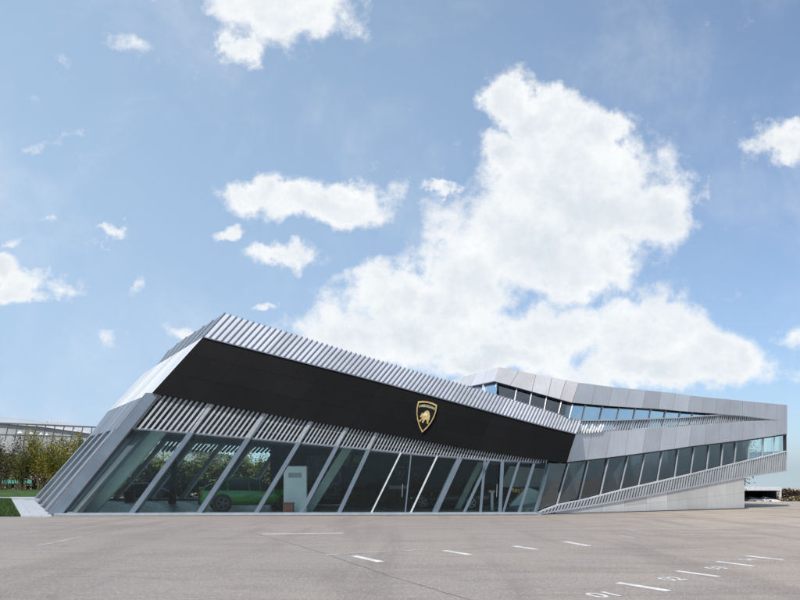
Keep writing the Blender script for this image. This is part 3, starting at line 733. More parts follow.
amul = [((493.5, 398), (495.5, 382)), ((513, 404), (516, 388)), ((528, 408), (531, 392)), ((543, 412), (546, 396)), ((557, 416), (561, 400)), ((568, 420), (572.2, 403))]
for l0, l1 in zip(amul, amul[1:]): pane(l0, l1, sa_bot, sg_bot, SA, nA, 'glass_dark', rec=.25)
mullions(amul, sa_bot, sg_bot, SA, nA, 1.0, .2, M['white_mullion'], uA, .05)
lf_g = [(466, 388), (494, 401)]
for l0, l1 in [(((469, 391), (470.5, 386)), ((480, 396), (482, 383.5))), (((480, 396), (482, 383.5)), ((492, 400), (494, 381)))]: pane(l0, l1, lf_bot, lf_g, LF, nF, 'glass_blue', rec=.2)
mullions([((480, 396), (482, 383.5))], lf_bot, lf_g, LF, nF, 1.4, .15, M['white_mullion'], uF)

# lower windows of the wing
rmul = [((535.5, 514), (549.5, 463)), ((559, 504.5), (570.5, 463.5)), ((581.7, 498.5), (590.5, 461)), ((603, 493), (611, 457)), ((622.7, 489), (630.7, 455)), ((641, 485), (648, 452.5)), ((659.5, 481), (665, 450)), ((677, 477), (681, 448)), ((693, 473.5), (697, 446)), ((709, 470), (712, 444)), ((723.5, 466.5), (725.8, 442)), ((737, 463), (739, 440.5)), ((750.7, 460), (752, 439)), ((765, 456.5), (766, 437)), ((776, 454), (777, 435.5))]
gt2 = [(549, 463.6), (567, 462.6)] + par_bot[1:]
for k, (l0, l1) in enumerate(zip(rmul, rmul[1:] )): pane(l0, l1, gt2, gl_bot, FR, nR, 'glass' if k > 11 else 'glass_dark', rec=.22)
pane(rmul[-1], ((786.4, 452), (786.4, 434)), gt2, gl_bot, FR, nR, 'glass', rec=.22)
mullions(rmul[1:4], gt2, gl_bot, FR, nR, 1.2, .16, M['fin_ramp'], uR, .06)
mullions(rmul[4:], gt2, gl_bot, FR, nR, .9, .16, M['fin_ramp'], uR, .05)
mullions([((786.6, 452), (786.6, 434))], gt2, gl_bot, FR, nR, 1.8, .12, M['dark'], uR)
# ramp fins
x = 537.5; mb = MB()
while x < 787:
    t = (x - 537) / 250; yb = yat(rf_bot, x); yt = yat(gl_bot, x + 2.5 * (1 - t))
    if yb - yt > .4 and x < 785.5: mb.bar(hit(x, yb - .2, FR) + nR * .0, hit(x + lerp(3.2, 1.2, t) * min(1, (yb - yt) / 8), yt + .2, FR), .065, .09, uR)
    x += lerp(3.3, 2.2, t)
part(mb, 'ramp_fins', M['fin_ramp'])
XF = [538, 559, 590, 620, 655, 690, 720, 745, 787]
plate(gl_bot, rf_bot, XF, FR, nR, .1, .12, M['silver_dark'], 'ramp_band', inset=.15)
mb = MB()
for pl_ in (gl_bot, rf_bot):
    for (x0, y0), (x1, y1) in zip(pl_, pl_[1:]): mb.bar(hit(x0, y0, FR) - nR * .05, hit(min(x1, 786.4), y1, FR) - nR * .05, .07, .16, UP)
part(mb, 'ramp_rail', M['silver_light'])
# base wall under the ramp, sheets with joints
bw_bot = [(545, 514.4), (745, 508.5)]
mb = MB(); xs_ = [556, 580, 603, 625, 647, 668, 688, 708, 727, 745]
for xa, xb in zip(xs_, xs_[1:]):
    for f0, f1 in ((0, .5), (.5, 1)):
        if xa < 625 and f0 == 0: f1 = 1
        if xa < 625 and f0 == .5: continue
        g = .12
        q = [(xa + g, lerp(yat(bw_bot, xa), yat(rf_bot, xa), f0)), (xb - g, lerp(yat(bw_bot, xb), yat(rf_bot, xb), f0)), (xb - g, lerp(yat(bw_bot, xb), yat(rf_bot, xb), f1) + .1), (xa + g, lerp(yat(bw_bot, xa), yat(rf_bot, xa), f1) + .1)]
        mb.prism([hit(*p, FR) - nR * .03 for p in q], nR * -.10)
part(mb, 'base_wall', M['wallpanel'])
mb = MB(); q = [(540, 514.5), (745, 508.5), (745, 477), (640, 497)]
mb.prism([hit(*p, FR) - nR * .19 for p in q], nR * -9); part(mb, 'base_core', M['core'])
mb = MB(); q = [hit(540, 514.5, FR), hit(745, 508.4, FR)]
mb.prism([q[0] + nR * .25 + UP * .03, q[1] + nR * .25 + UP * .03, q[1] - nR * .1 + UP * .03, q[0] - nR * .1 + UP * .03], UP * -.05); part(mb, 'base_dark_strip', M['dark'])  # thin dark strip along the foot of the base wall
# underside and floors of the wing
def slab(line, xs, pl, n_, r0, r1, th, m, name):
    mb = MB()
    for xa, xb in zip(xs, xs[1:]):
        a, b2 = hit(xa, yat(line, xa), pl), hit(xb, yat(line, xb), pl)
        mb.prism([a - n_ * r0, b2 - n_ * r0, b2 - n_ * r1, a - n_ * r1], UP * th)
    return part(mb, name, m)
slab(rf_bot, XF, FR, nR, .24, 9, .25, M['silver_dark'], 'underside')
slab(gl_bot, XF, FR, nR, .24, 9, -.1, M['interior_floor'], 'ramp_floor')
slab(par_bot, [570] + XR, FR, nR, .3, 9, .2, M['ceiling'], 'mid_slab')
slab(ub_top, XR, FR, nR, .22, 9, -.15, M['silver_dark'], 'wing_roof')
slab(par_top, [576] + XR, FR, nR, .5, 9, -.15, M['interior_floor'], 'upper_floor')
# back wall of the wing stops short of the glazed end bay
e0, e1 = hit(552, 500, FR), hit(742, 480, FR)
mb = MB(); z0, z1 = 0.3, 6.4
q = [Vector((e0.x, e0.y, 0)), Vector((e1.x, e1.y, 0))]
mb.prism([q[0] - nR * 8.6 + UP * z0, q[1] - nR * 8.6 + UP * 2.2, q[1] - nR * 8.6 + UP * z1, q[0] - nR * 8.6 + UP * z1], -nR * .2); part(mb, 'back_wall', M['interior'])
# end wall with its window
pe = hit(787, 470.5, FR); dirb = -nR
mb = MB()
zb, zw0, zw1, zt = hit(787, 470.5, FR).z, hit(787, 451.2, FR).z, hit(787, 433.8, FR).z, hit(787, 405, FR).z
for z0, z1 in ((zb, zw0), (zw1, zt)):
    mb.prism([Vector((pe.x, pe.y, z0)) + dirb * .2, Vector((pe.x, pe.y, z1)) + dirb * .2, Vector((pe.x, pe.y, z1)) + dirb * 9, Vector((pe.x, pe.y, z0)) + dirb * 9], -uR * .15)
mb.prism([Vector((pe.x, pe.y, zw0)) + dirb * 2.7, Vector((pe.x, pe.y, zw1)) + dirb * 2.7, Vector((pe.x, pe.y, zw1)) + dirb * 9, Vector((pe.x, pe.y, zw0)) + dirb * 9], -uR * .15)
for d in (1.5,): mb.prism([Vector((pe.x, pe.y, zw0)) + dirb * d, Vector((pe.x, pe.y, zw1)) + dirb * d, Vector((pe.x, pe.y, zw1)) + dirb * (d + .1), Vector((pe.x, pe.y, zw0)) + dirb * (d + .1)], -uR * .1)
part(mb, 'end_wall', M['silver'])

# --- roofs of the left mass
def z_at(x, pts):
    for p, q in zip(pts, pts[1:]):
        if x <= q.x or q is pts[-1]: return lerp(p.z, q.z, (x - p.x) / (q.x - p.x))
mb = MB(); tps = top_pts; DB = 52.0
bks = [Vector((max(lerp(-16, 9, k / 6), -15), 47.6 if k == 0 else DB, z_at(p.x, tps) - .1)) for k, p in enumerate(tps)]
bks[0] = Vector((Bk.x, Bk.y, Bk.z - .05))
for k in range(len(tps) - 1):
    a, b2, c2, d = tps[k] - UP * .12, tps[k + 1] - UP * .12, bks[k + 1], bks[k]
    mb.add([a, b2, c2, d], [(0, 1, 2), (0, 2, 3)])
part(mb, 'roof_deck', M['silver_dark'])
# roof of upper corner volume
mb = MB(); ctr = [Ct, Jt, Jt - nR * 9, Ct + (Lt - Ct) * .95]; mb.prism([p - UP * .12 for p in ctr], UP * -.15); part(mb, 'corner_roof', M['silver_dark'])
mb = MB(); pa, pb = hit(500, 395, SA) - nA * 6, hit(572, 403, SA) - nA * 7
mb.prism([Vector((pa.x, pa.y, 4.4)), Vector((pb.x + 1, pb.y, 4.0)), Vector((pb.x + 1, pb.y, 6.4)), Vector((pa.x, pa.y, 7.0))], Vector((0, .2, 0))); part(mb, 'upper_back_wall', M['interior'])
# --- showroom interior
mb = MB(); q = [Vector((-16.3, 29.9, 0)), Vector((6.6, 30.7, 0)), Vector((16, 40, 0)), Vector((16, 52.5, 0)), Vector((-30.2, 52.5, 0))]
mb.prism([v + UP * .03 for v in q], UP * -.1); part(mb, 'showroom_floor', M['interior_floor'])
gtp = [hit(x, y, FL) for x, y in glass_top]
mb = MB()
for p, q2 in zip(gtp, gtp[1:]):
    a, b2 = p - nL * .62 + UP * .02, q2 - nL * .62 + UP * .02
    c2, d = Vector((b2.x * 1.35 - 4, DB, b2.z + .9)), Vector((a.x * 1.35 - 4, DB, a.z + .9))
    mb.add([a, b2, c2, d], [(0, 3, 2, 1)])
part(mb, 'ceiling', M['ceiling'])
mb = MB(); mb.box((1.0, 42.4, 2.1), 19.5, .2, 4.1); mb.box((-8.8, 46.8, 2.6), .2, 8.6, 5.2); part(mb, 'inner_wall', M['interior'])
mb = MB(); mb.box((9.6, 39.4, 1.4), .2, 8, 2.6); part(mb, 'inner_side_wall', M['interior'])
# rear glazing seen through the rooms: leaning posts, louvre band, panes
rg = P3(Vector((-31, DB, 0)), Vector((-6, DB, 0)), Vector((-6, DB, 3))); rg = shift(rg, 0)
rposts = [((82, 503), (125, 452)), ((114, 503), (157, 450)), ((148, 503), (186, 452)), ((180, 503), (216, 452)), ((212, 503), (245, 454)), ((243, 503), (273, 455)), ((274, 503), (302, 456))]
for k, (b0, t0) in enumerate(rposts):
    mb = MB(); p0, p1 = hit(b0[0], b0[1], rg), hit(t0[0], t0[1], rg); p0.z = .03; top = lerp(p0, p1, 1.42)
    mb.bar(p0, top, .34, .3, Vector((1, 0, 0))); part(mb, 'rear_post', M['white'])
mb = MB(); x = 118.
while x < 300:
    mb.bar(hit(x, 451 + (x - 118) * .012, rg) - rg[1] * .2, hit(x + 14, 433 + (x - 118) * .05, rg) - rg[1] * .2, .17, .12, Vector((1, 0, 0))); x += 4.3
part(mb, 'rear_louvre', M['fin_light'])
mb = MB(); mb.prism([hit(66, 503, rg) - rg[1] * .3, hit(300, 503, rg) - rg[1] * .3, hit(330, 440, rg) - rg[1] * .3, hit(118, 432, rg) - rg[1] * .3], rg[1] * -.03); part(mb, 'rear_window', M['glass'])
mb = MB(); mb.box((-19, DB - .1, .12), 25, .3, .2); part(mb, 'rear_sill', M['sill'])
# leaning partitions close behind the glass
def leaning(pts, d, dep, m, name):
    mb = MB(); mb.prism([at(x, y, d) for x, y in pts], Vector((0, dep, 0))); 
    for i, v in enumerate(mb.v):
        if v[2] < .04: mb.v[i] = (v[0], v[1], .03)
    return part(mb, name, m)
leaning([(74, 513.4), (95, 513.4), (166, 431), (146, 430)], 31.4, .3, M['teal'], 'leaning_wall')
leaning([(303, 510.8), (313, 510.8), (352, 449), (343, 448)], 33.8, .3, M['palegreen'], 'leaning_column')
leaning([(455, 508.6), (461, 508.6), (484, 462), (478, 462)], 35.6, .3, M['palegreen'], 'leaning_column')
leaning([(168, 503.2), (174, 503.2), (176, 462), (172, 462)], 46, .4, M['interior'], 'pillar')
# solid green bars on the inner wall, coloured to stand for slotted daylight
mb = MB()
for k in range(6): mb.bar(at(337 + k * 1.9, 466, 42.15), at(341 + k * 1.9, 454.5, 42.15), .07, .05, Vector((1, 0, 0)))
for k in range(4): mb.bar(at(353 + k * 1.9, 463, 42.15), at(355.5 + k * 1.9, 455.5, 42.15), .07, .05, Vector((1, 0, 0)))
part(mb, 'daylight_bars', M['slot_daylight'])

# ------------------------------------------------------------------ things inside
mb = MB(); c = at(295.5, 509, 32.7); mb.box((c.x, c.y, .03 + 1.2), 1.2, .3, 2.4); 
o = mb.build('display_panel', M['white']); tag(o, 'tall pale display panel standing on the showroom floor right of the green car', 'display panel')
mb = MB(); mb.box((c.x, c.y - .16, 1.95), .7, .02, .25); mb.build('printed_strip', M['concrete'], o)
def crate(px, d, sx, h, label):
    c = at(px, 500, d); mb = MB(); mb.box((c.x, c.y, .03 + h * .45), sx * .92, .4, h * .9); mb.box((c.x, c.y, .03 + h * .94), sx, .45, h * .1)
    mb.box((c.x, c.y - .21, .03 + h * .35), sx * .5, .03, h * .3)
    tag(mb.build('wooden_box', M['boxbrown']), label, 'box')
crate(288.5, 31.9, .54, .52, 'small red brown box on the floor in front of the white display panel')
crate(130, 48, .75, .85, 'dark brown box on the floor by the rear windows at the left end')
mb = MB(); c = at(324, 480, 41.2); mb.box((c.x, c.y, 1.9), 2.3, .12, 2.9); tag(mb.build('picture_board', M['print']), 'dark patterned picture board behind the white display panel', 'picture board')
# reception desk
t = empty('reception_desk', (at(395, 500, 40).x, 40, .03)); tag(t, 'low dark reception desk below the two wall shields', 'desk')
mb = MB(); mb.box((t.location.x, 40, .55), 6.2, .7, 1.04); mb.build('desk_front', M['interior'], t)
mb = MB(); mb.box((t.location.x, 40, 1.1), 6.4, .8, .06); mb.build('desk_top', M['core'], t)
mb = MB(); mb.box((at(398, 490, 39.6).x, 39.62, 1.16 + .1), 1.2, .05, .22); tag(mb.build('name_board', M['concrete']), 'small pale board standing on the reception desk', 'sign')
def wall_shield(px, py, m, label):
    c = at(px, py, 42.25); mb = MB(); pts = [(x * .030, y * .030) for x, y in shield(1)]; q = [(x * .84, y * .84) for x, y in pts]
    for i in range(len(pts)):
        j = (i + 1) % len(pts); mb.prism([c + Vector((pts[i][0], 0, pts[i][1])), c + Vector((pts[j][0], 0, pts[j][1])), c + Vector((q[j][0], 0, q[j][1])), c + Vector((q[i][0], 0, q[i][1]))], Vector((0, .03, 0)))
    o = mb.build('wall_emblem', m); tag(o, label, 'emblem')
    mb = MB(); mb.prism([c + Vector((x * .026, -.01, y * .026)) for x, y in bull], Vector((0, .03, 0))); mb.build('bull', m, o)
wall_shield(400, 473, M['dullgold'], 'gold shield emblem on the dark inner wall above the desk, left of the pair')
wall_shield(416, 474, M['grey_letter'], 'grey shield emblem on the dark inner wall above the desk, right of the pair')
# pale curved counter with gold lettering at the right end of the ground floor
mb = MB(); mb.prism([at(505, 511, 33.4), at(538, 511, 33.4), at(540, 492, 33.4), at(527, 487, 33.4)], Vector((0, .5, 0)))
for i, v in enumerate(mb.v):
    if v[2] < .06: mb.v[i] = (v[0], v[1], .03)
tag(mb.build('sales_counter', M['teal']), 'pale sloping counter behind the glass at the right end of the ground floor', 'counter')
mb = MB(); mb.prism([at(500, 487, 34.6), at(560, 487, 34.6), at(560, 470, 34.6), at(510, 466, 34.6)], Vector((0, .15, 0)))
wp = mb.build('wall_panel', M['concrete']); tag(wp, 'pale grey wall panel hanging above the sloping counter', 'wall panel')
mb = MB(); random.seed(3)
for k in range(9):
    cx = 513 + k * 2.9; cy = 490 + (k % 3) * .7; c = at(cx, cy, 34.3); mb.box(c, .10, .05, random.uniform(.14, .28)); mb.box(c + Vector((.05, 0, random.choice((-.08, .08)))), .12, .05, .05)
tag(mb.build('gold_sign', M['gold']), 'small gold sign of raised strokes on the wall behind the sloping counter', 'sign')
# slim lectern by the glass door
t = empty('info_stand', (at(492, 505, 34).x, 34, .03)); tag(t, 'slim pale information stand just inside the glass door', 'stand')
mb = MB(); mb.box((t.location.x, 34, .55), .14, .12, 1.0); mb.build('post', M['white'], t)
mb = MB(); mb.box((t.location.x, 34, 1.1), .34, .25, .05, Matrix.Rotation(R(20), 3, 'X')); mb.build('top_plate', M['white'], t)
mb = MB(); mb.box((t.location.x, 34, .03), .4, .3, .05); mb.build('base', M['rim'], t)

# ------------------------------------------------------------------ cars
def make_car(name, paint, L, Wd, Ht, kind, rimm='rim'):
    """nose towards +X, wheels on z=0"""
    root = empty(name)
    hw = Wd / 2
    if kind == 'suv':
        st = [(-.50, .36, .62, .66, .80, .78), (-.495, .28, .60, .72, .9, .85), (-.46, .24, .62, .70, .96, .82), (-.40, .22, .63, .80, .985, .78), (-.25, .20, .62, .955, 1, .70), (-.05, .20, .61, 1.0, 1, .75),
              (.05, .20, .60, .965, 1, .72), (.20, .22, .585, .67, 1, .86), (.35, .22, .56, .62, .99, .84), (.45, .24, .50, .56, .93, .78), (.495, .28, .40, .46, .80, .66), (.50, .32, .38, .40, .72, .6)]
    else:
        st = [(-.50, .34, .62, .66, .82, .78), (-.49, .24, .62, .70, .92, .84), (-.42, .18, .66, .78, .98, .80), (-.28, .15, .66, .92, 1, .66), (-.12, .13, .64, .995, 1, .64), (.02, .13, .62, .99, 1, .64),
              (.22, .13, .58, .66, .98, .82), (.38, .14, .50, .56, .95, .80), (.47, .16, .40, .44, .86, .7), (.50, .2, .34, .36, .74, .6)]
    cab0, cab1 = 2, (7 if kind == 'suv' else 6)
    rings = []
    for (x, zl, zb, zt, wb, wt) in st:
        ha = []
        hb, ht_ = hw * wb, hw * wt
        ha = [(hb * .86, zl), (hb * .97, zl + (zb - zl) * .25), (hb, zl + (zb - zl) * .62), (hb * .965, zb), (ht_, zt - (zt - zb) * .10), (ht_ * .85, zt), (ht_ * .4, zt + .015)]
        pts = [Vector((x * L, y, z * Ht)) for y, z in ha] + [Vector((x * L, -y, z * Ht)) for y, z in ha[::-1]]
        rings.append(pts)
    n = len(rings[0]); body, gl = MB(), MB()
    vs = [p for r in rings for p in r]; body.v = [tuple(v) for v in vs]
    for i in range(len(rings) - 1):
        for k in range(n):
            k2 = (k + 1) % n; f = (i * n + k, (i + 1) * n + k, (i + 1) * n + k2, i * n + k2)
            isg = False
            if cab0 <= i < cab1 and k in (3, n - 5): isg = True
            if i in ((cab1 - 1,)) and 3 <= k <= n - 5: isg = True
            if kind == 'suv' and i == 2 and 4 <= k <= n - 6: isg = True
            if kind != 'suv' and i in (2, 3) and 4 <= k <= n - 6: isg = True
            if isg:
                q = [Vector(body.v[j]) for j in f]; cc = sum(q, Vector()) / 4
                nr = (q[1] - q[0]).cross(q[3] - q[0]).normalized(); 
                gl.add([cc + (p - cc) * .93 + nr * .012 * (1 if nr.dot(cc - Vector((0, 0, Ht * .5))) > 0 else -1) for p in q], [(0, 1, 2, 3)])
            body.f.append(f); body.m.append(0)
    body.f += [tuple(range(n)), tuple((len(rings) - 1) * n + k for k in range(n - 1, -1, -1))]; body.m += [0, 0]
    bo = body.build('body', M[paint], root, smooth=False)
    for k, p in enumerate(bo.data.polygons): p.use_smooth = len(p.vertices) == 4
    gl.build('window', M['car_glass'], root)
    wr = .40 if kind == 'suv' else .33; xs = (-.30 * L, .305 * L)
    for x in xs:
        for s in (-1, 1):
            c = Vector((x, s * (hw - .10), wr)); mb = MB()
            mb.tube([Vector((x, s * (hw - .26), wr)), Vector((x, s * (hw + .012), wr))], [wr * 1.17, wr * 1.17], 24); mb.build('wheel_arch', M['plastic'], root)
            mb = MB(); mb.tube([Vector((x, s * (hw - .24), wr)), Vector((x, s * (hw - .02), wr)), Vector((x, s * (hw + .02), wr))], [wr, wr, wr * .95], 24); wo = mb.build('wheel', M['tyre'], root)
            mb = MB()
            for k in range(5):
                a = k * 1.2566; d = Vector((math.cos(a), 0, math.sin(a))); b0 = Vector((x, s * (hw + .03), wr)); mb.bar(b0, b0 + d * wr * .72, .07, .03, Vector((-d.z, 0, d.x)))
            for k in range(20):
                a0, a1 = k * .31416, (k + 1) * .31416; b0 = Vector((x, s * (hw + .03), wr))
                mb.bar(b0 + Vector((math.cos(a0), 0, math.sin(a0))) * wr * .72, b0 + Vector((math.cos(a1), 0, math.sin(a1))) * wr * .72, .03, .05, Vector((0, 1, 0)))
            mb.build('rim', M[rimm], wo)
    for s in (-1, 1):
        mb = MB(); mb.box((-L * .497, s * hw * .62, Ht * .56), .06, hw * .42, .09); mb.box((-L * .485, s * hw * .84, Ht * .56), .14, .12, .08); mb.build('tail_light', M['red_lamp'], root)
        mb = MB(); mb.box((L * .478, s * hw * .66, Ht * .43), .12, hw * .36, .09); mb.build('headlight', M['head_lamp'], root)
        mb = MB(); mb.box((L * .17, s * (hw + .09), Ht * .62), .12, .2, .13); mb.build('wing_mirror', M[paint], root)
    mb = MB(); mb.box((-L * .495, 0, Ht * .28), .08, Wd * .7, Ht * .16); mb.box((L * .49, 0, Ht * .24), .08, Wd * .62, Ht * .14); mb.build('bumper_grille', M['plastic'], root)
    mb = MB()
    for s in (-1, 1): mb.box((0, s * (hw - .015), Ht * .205), L * .42, .06, .08)
    mb.build('side_skirt', M['plastic'], root)
    return root
def put(o, x, y, rz, label, z=None, s=1.0, group=None):
    o.location = (x, y, gz(x, y) + .03 if z is None else z); o.rotation_euler = (0, 0, rz); o.scale = (s,) * 3; tag(o, label, 'car', group)
p = at(240, 500, 34.6)
put(make_car('sport_utility_car', 'green_paint', 5.1, 2.0, 1.62, 'suv'), p.x + .75, p.y - .3, R(21), 'bright green sport utility car behind the ground floor glass', .03, 1.1)
p = at(455, 500, 37.2)
put(make_car('coupe', 'black_paint', 4.5, 1.95, 1.2, 'sport', 'rim_l'), p.x, p.y, R(150), 'dark blue low coupe behind the glass near the doors', .03, 1.15)
p = at(148, 500, 62); put(make_car('estate_car', 'black_paint', 4.7, 1.85, 1.5, 'suv', 'rim_l'), p.x, p.y, R(5), 'dark car parked outside beyond the rear windows at the left', .05, 1)

# ------------------------------------------------------------------ far right: open shed with parked cars
sd = 113.0; sx0, sx1 = at(742, 500, sd).x, at(781.5, 500, sd).x; gzs = gz(66, sd) 
SH = empty('carport_shed', ((sx0 + sx1) / 2, sd, gzs)); tag(SH, 'white edged open carport with a dark inside beyond the right end of the showroom', 'carport')
z1 = at(760, 487.0, sd).z; zo = at(760, 490.5, sd).z
mb = MB(); mb.prism([Vector((sx0, sd, zo)), Vector((sx1, sd, zo)), Vector((sx1, sd, z1)), Vector((sx0, sd, z1))], Vector((0, 9, 0))); mb.build('roof', M['shed_wall'], SH)
mb = MB(); mb.box((sx1 - .12, sd + .2, (zo + gzs) / 2), .24, .4, zo - gzs - .01); mb.build('post', M['shed_wall'], SH)
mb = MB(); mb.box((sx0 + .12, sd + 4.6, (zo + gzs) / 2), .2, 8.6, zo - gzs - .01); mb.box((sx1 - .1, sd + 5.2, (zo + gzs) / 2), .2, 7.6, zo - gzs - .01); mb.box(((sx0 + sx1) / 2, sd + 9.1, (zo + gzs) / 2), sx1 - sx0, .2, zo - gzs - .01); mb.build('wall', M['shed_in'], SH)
mb = MB(); pp_ = [Vector((26, 46, 0)), Vector((sx1 + 40, 46, 0)), Vector((sx1 + 60, 112, 0)), Vector((sx0 - 6, 112, 0))]
cA = make_car('parked_car', 'silver_paint', 4.4, 1.95, 1.25, 'sport', 'rim_l'); put(cA, at(753, 500, sd + 1.5).x, sd + 1.5, R(-75), 'silver coupe in the carport, nearer the showroom wall', None, 1.0, 'cars parked in the carport')
cB = make_car('parked_car', 'white_paintc', 4.4, 1.95, 1.25, 'sport', 'rim_l'); put(cB, at(767.5, 500, sd + 1.2).x, sd + 1.2, R(-70), 'white coupe in the carport, nearer the white post', None, 1.0, 'cars parked in the carport')

# ------------------------------------------------------------------ plants
def bamboo(name, x, y, h, spread, n_leaf, leafm, seed, label, cat='tree', group='trees beside the lawn', stems=9, low=.18):
    rnd = random.Random(seed); z0 = gz(x, y) + .02; root = empty(name, (x, y, z0)); tag(root, label, cat, group)
    tr, cr = MB(), MB()
    tips = []
    for k in range(stems):
        a = rnd.uniform(0, 6.28); r = rnd.uniform(0, spread * .28); hh = h * rnd.uniform(.62, 1.0); l = rnd.uniform(.1, .75) * spread; a2 = a + rnd.uniform(-.7, .7)
        pts = [Vector((x + r * math.cos(a) + math.cos(a2) * l * t ** 1.8, y + r * math.sin(a) + math.sin(a2) * l * t ** 1.8, z0 + hh * t)) for t in (0, .25, .5, .75, 1)]
        tr.tube(pts, [.045, .04, .032, .022, .008], 5); tips.append(pts)
    tr.build('trunk', M['cane'], root)
    for k in range(n_leaf):
        pts = rnd.choice(tips); t = low + (1 - low) * rnd.random() ** .8; i = min(int(t * 4), 3); p = lerp(pts[i], pts[i + 1], t * 4 - i)
        if k % 9 == 0: cl = Vector((rnd.gauss(0, 1), rnd.gauss(0, 1), rnd.gauss(0, .8))) * spread * .26 * (1.25 - t)
        p = p + cl + Vector((rnd.gauss(0, 1), rnd.gauss(0, 1), rnd.gauss(0, 1))) * .17
        s = rnd.uniform(.13, .30); d = Vector((rnd.uniform(-1, 1), rnd.uniform(-1, 1), rnd.uniform(-1, .3))).normalized(); q = d.cross(Vector((rnd.uniform(-1, 1), rnd.uniform(-1, 1), rnd.uniform(-1, 1)))).normalized()
        cr.add([p, p + d * s * .6 + q * s * .28, p + d * s * 1.3, p + d * s * .6 - q * s * .28], [(0, 1, 2, 3)])
    cr.build('crown', M[leafm], root)
    return root
def bx(px, d): return (px - 400) / F * d
bam = [(58, 84, 7.6, 1.9, 'leaf_y', 'tall yellow green bamboo clump, brightest one left of the showroom'), (80, 88, 8.2, 1.9, 'leaf_y', 'yellow green bamboo clump right against the slanted showroom end'),
       (40, 86, 8.3, 1.8, 'leaf_y', 'olive green bamboo clump with a dark pointed top, left of the brightest clump'), (21, 86, 6.9, 1.9, 'leaf_g', 'olive bushy tree at the left of the bamboo row'),
       (2, 90, 8.4, 2.2, 'leaf_b', 'thin brown leaved tree at the left edge of the photo'), (68, 92, 7.2, 1.7, 'leaf_g', 'olive bamboo clump standing behind and between the two yellow ones')]
for i, (px, d, h, sp, m, lb) in enumerate(bam):
    bamboo('bamboo', bx(px, d), d, h * (1.0 + .1 * ((i * 7) % 3 - 1)), sp * 1.45, 3600, m, 20 + i, lb, stems=14, low=.33)
# trees behind the building seen through the rear glazing
for i, (px, d, h, sp, m, lb) in enumerate([(118, 68, 4.6, 3.2, 'leaf_g', 'olive bush seen through the rear windows, first from the leaning teal wall'), (160, 70, 5.0, 3.4, 'leaf_y', 'yellow green bush seen through the rear windows, second from the left'),
        (205, 69, 5.0, 3.4, 'leaf_g', 'olive bush seen through the rear windows above the tail of the green car'), (250, 70, 4.8, 3.4, 'leaf_y', 'yellow green bush seen through the rear windows above the green car roof')]):
    bamboo('shrub', bx(px, d), d, h, sp, 5200, m, 60 + i, lb, 'shrub', 'shrubs behind the showroom', 12, .05)
# flowering hedge bank behind the bamboos
def hedge(x0, x1, y, h, m, dots, name, label, seed, n=9000, dep=1.6):
    rnd = random.Random(seed); mb = MB(); 
    for k in range(n):
        x = rnd.uniform(x0, x1); yy = y + rnd.uniform(0, dep); hh = h * (.75 + .25 * noise.noise(Vector((x * .5, y, seed)))) ; z = gz(x, yy) + hh * rnd.random() ** .7
        s = rnd.uniform(.16, .36); d = Vector((rnd.uniform(-1, 1), rnd.uniform(-1, 1), rnd.uniform(-.6, 1))).normalized(); q = d.cross(Vector((rnd.uniform(-1, 1), rnd.uniform(-1, 1), rnd.uniform(-1, 1)))).normalized(); p = Vector((x, yy, z))
        mi = 0
        if rnd.random() < dots: mi = rnd.choice((1, 1, 2))
        mb.add([p, p + d * s + q * s * .5, p + d * s * 1.6, p + d * s - q * s * .5], [(0, 1, 2, 3)], mi)
    o = mb.build(name, [M[m], M['cream'], M['redleaf']]); tag(o, label, 'hedge')
    return o
hedge(bx(96, 63), bx(330, 63), 63, 4.6, 'leaf_g', .0, 'rear_hedge', 'dense olive hedge filling the view through the rear windows behind the shrubs', 4, 16000, 2.2)
hedge(bx(-30, 98), bx(70, 98), 98, 3.2, 'leaf_b', .6, 'flower_hedge', 'low hedge dotted with cream and red blooms behind the bamboo row', 5, 9000)
hedge(bx(-40, 110), bx(90, 110), 110, 7.2, 'leaf_b', .04, 'tall_hedge', 'dark brown and green hedge rising behind the flowering hedge', 6, 12000, 3)
x0, x1 = bx(-20, 96), bx(32, 96); mb = MB()
for k in range(30): 
    xx = lerp(x0, x1, k / 30); xn = lerp(x0, x1, (k + 1) / 30); zz = gz(xx, 96); mb.prism([Vector((xx, 96, zz + 1.0)), Vector((xn, 96, zz + 1.0)), Vector((xn, 96, zz + 1.55 + .06 * math.sin(k * 1.7))), Vector((xx, 96, zz + 1.55 + .06 * math.sin(k * 1.7 - 1.7)))], Vector((0, .03, 0)))
nt_ = empty('net_fence', (x0, 96, .4)); tag(nt_, 'strip of teal netting on thin posts in front of the flowering hedge', 'fence'); mb.build('net', M['teal_net'], nt_)
for k in range(11): 
    mb = MB(); xx = lerp(x0, x1, k / 10); mb.box((xx, 95.95, gz(xx, 96) + .8), .05, .05, 1.6); mb.build('post', M['rail'], nt_)
# plants right of the shed
hedge(at(783, 500, 116).x, at(783, 500, 116).x + 26, 116, 3.3, 'leaf_b', .05, 'brown_hedge', 'reddish brown hedge right of the white carport post', 9, 9000, 2)
hedge(at(783, 500, 112).x, at(783, 500, 112).x + 26, 112.5, 1.3, 'leaf_g', .25, 'low_shrubs', 'low pale green shrubs in front of the reddish hedge at the right edge', 10, 5000, 1.2)
# tree seen through the glazed end bay of the wing
bamboo('tree', bx(731, 66), 66, 6.6, 2.7, 6000, 'leaf_g', 99, 'green tree showing through the end windows of the upper wing', 'tree', None, 7, .3)

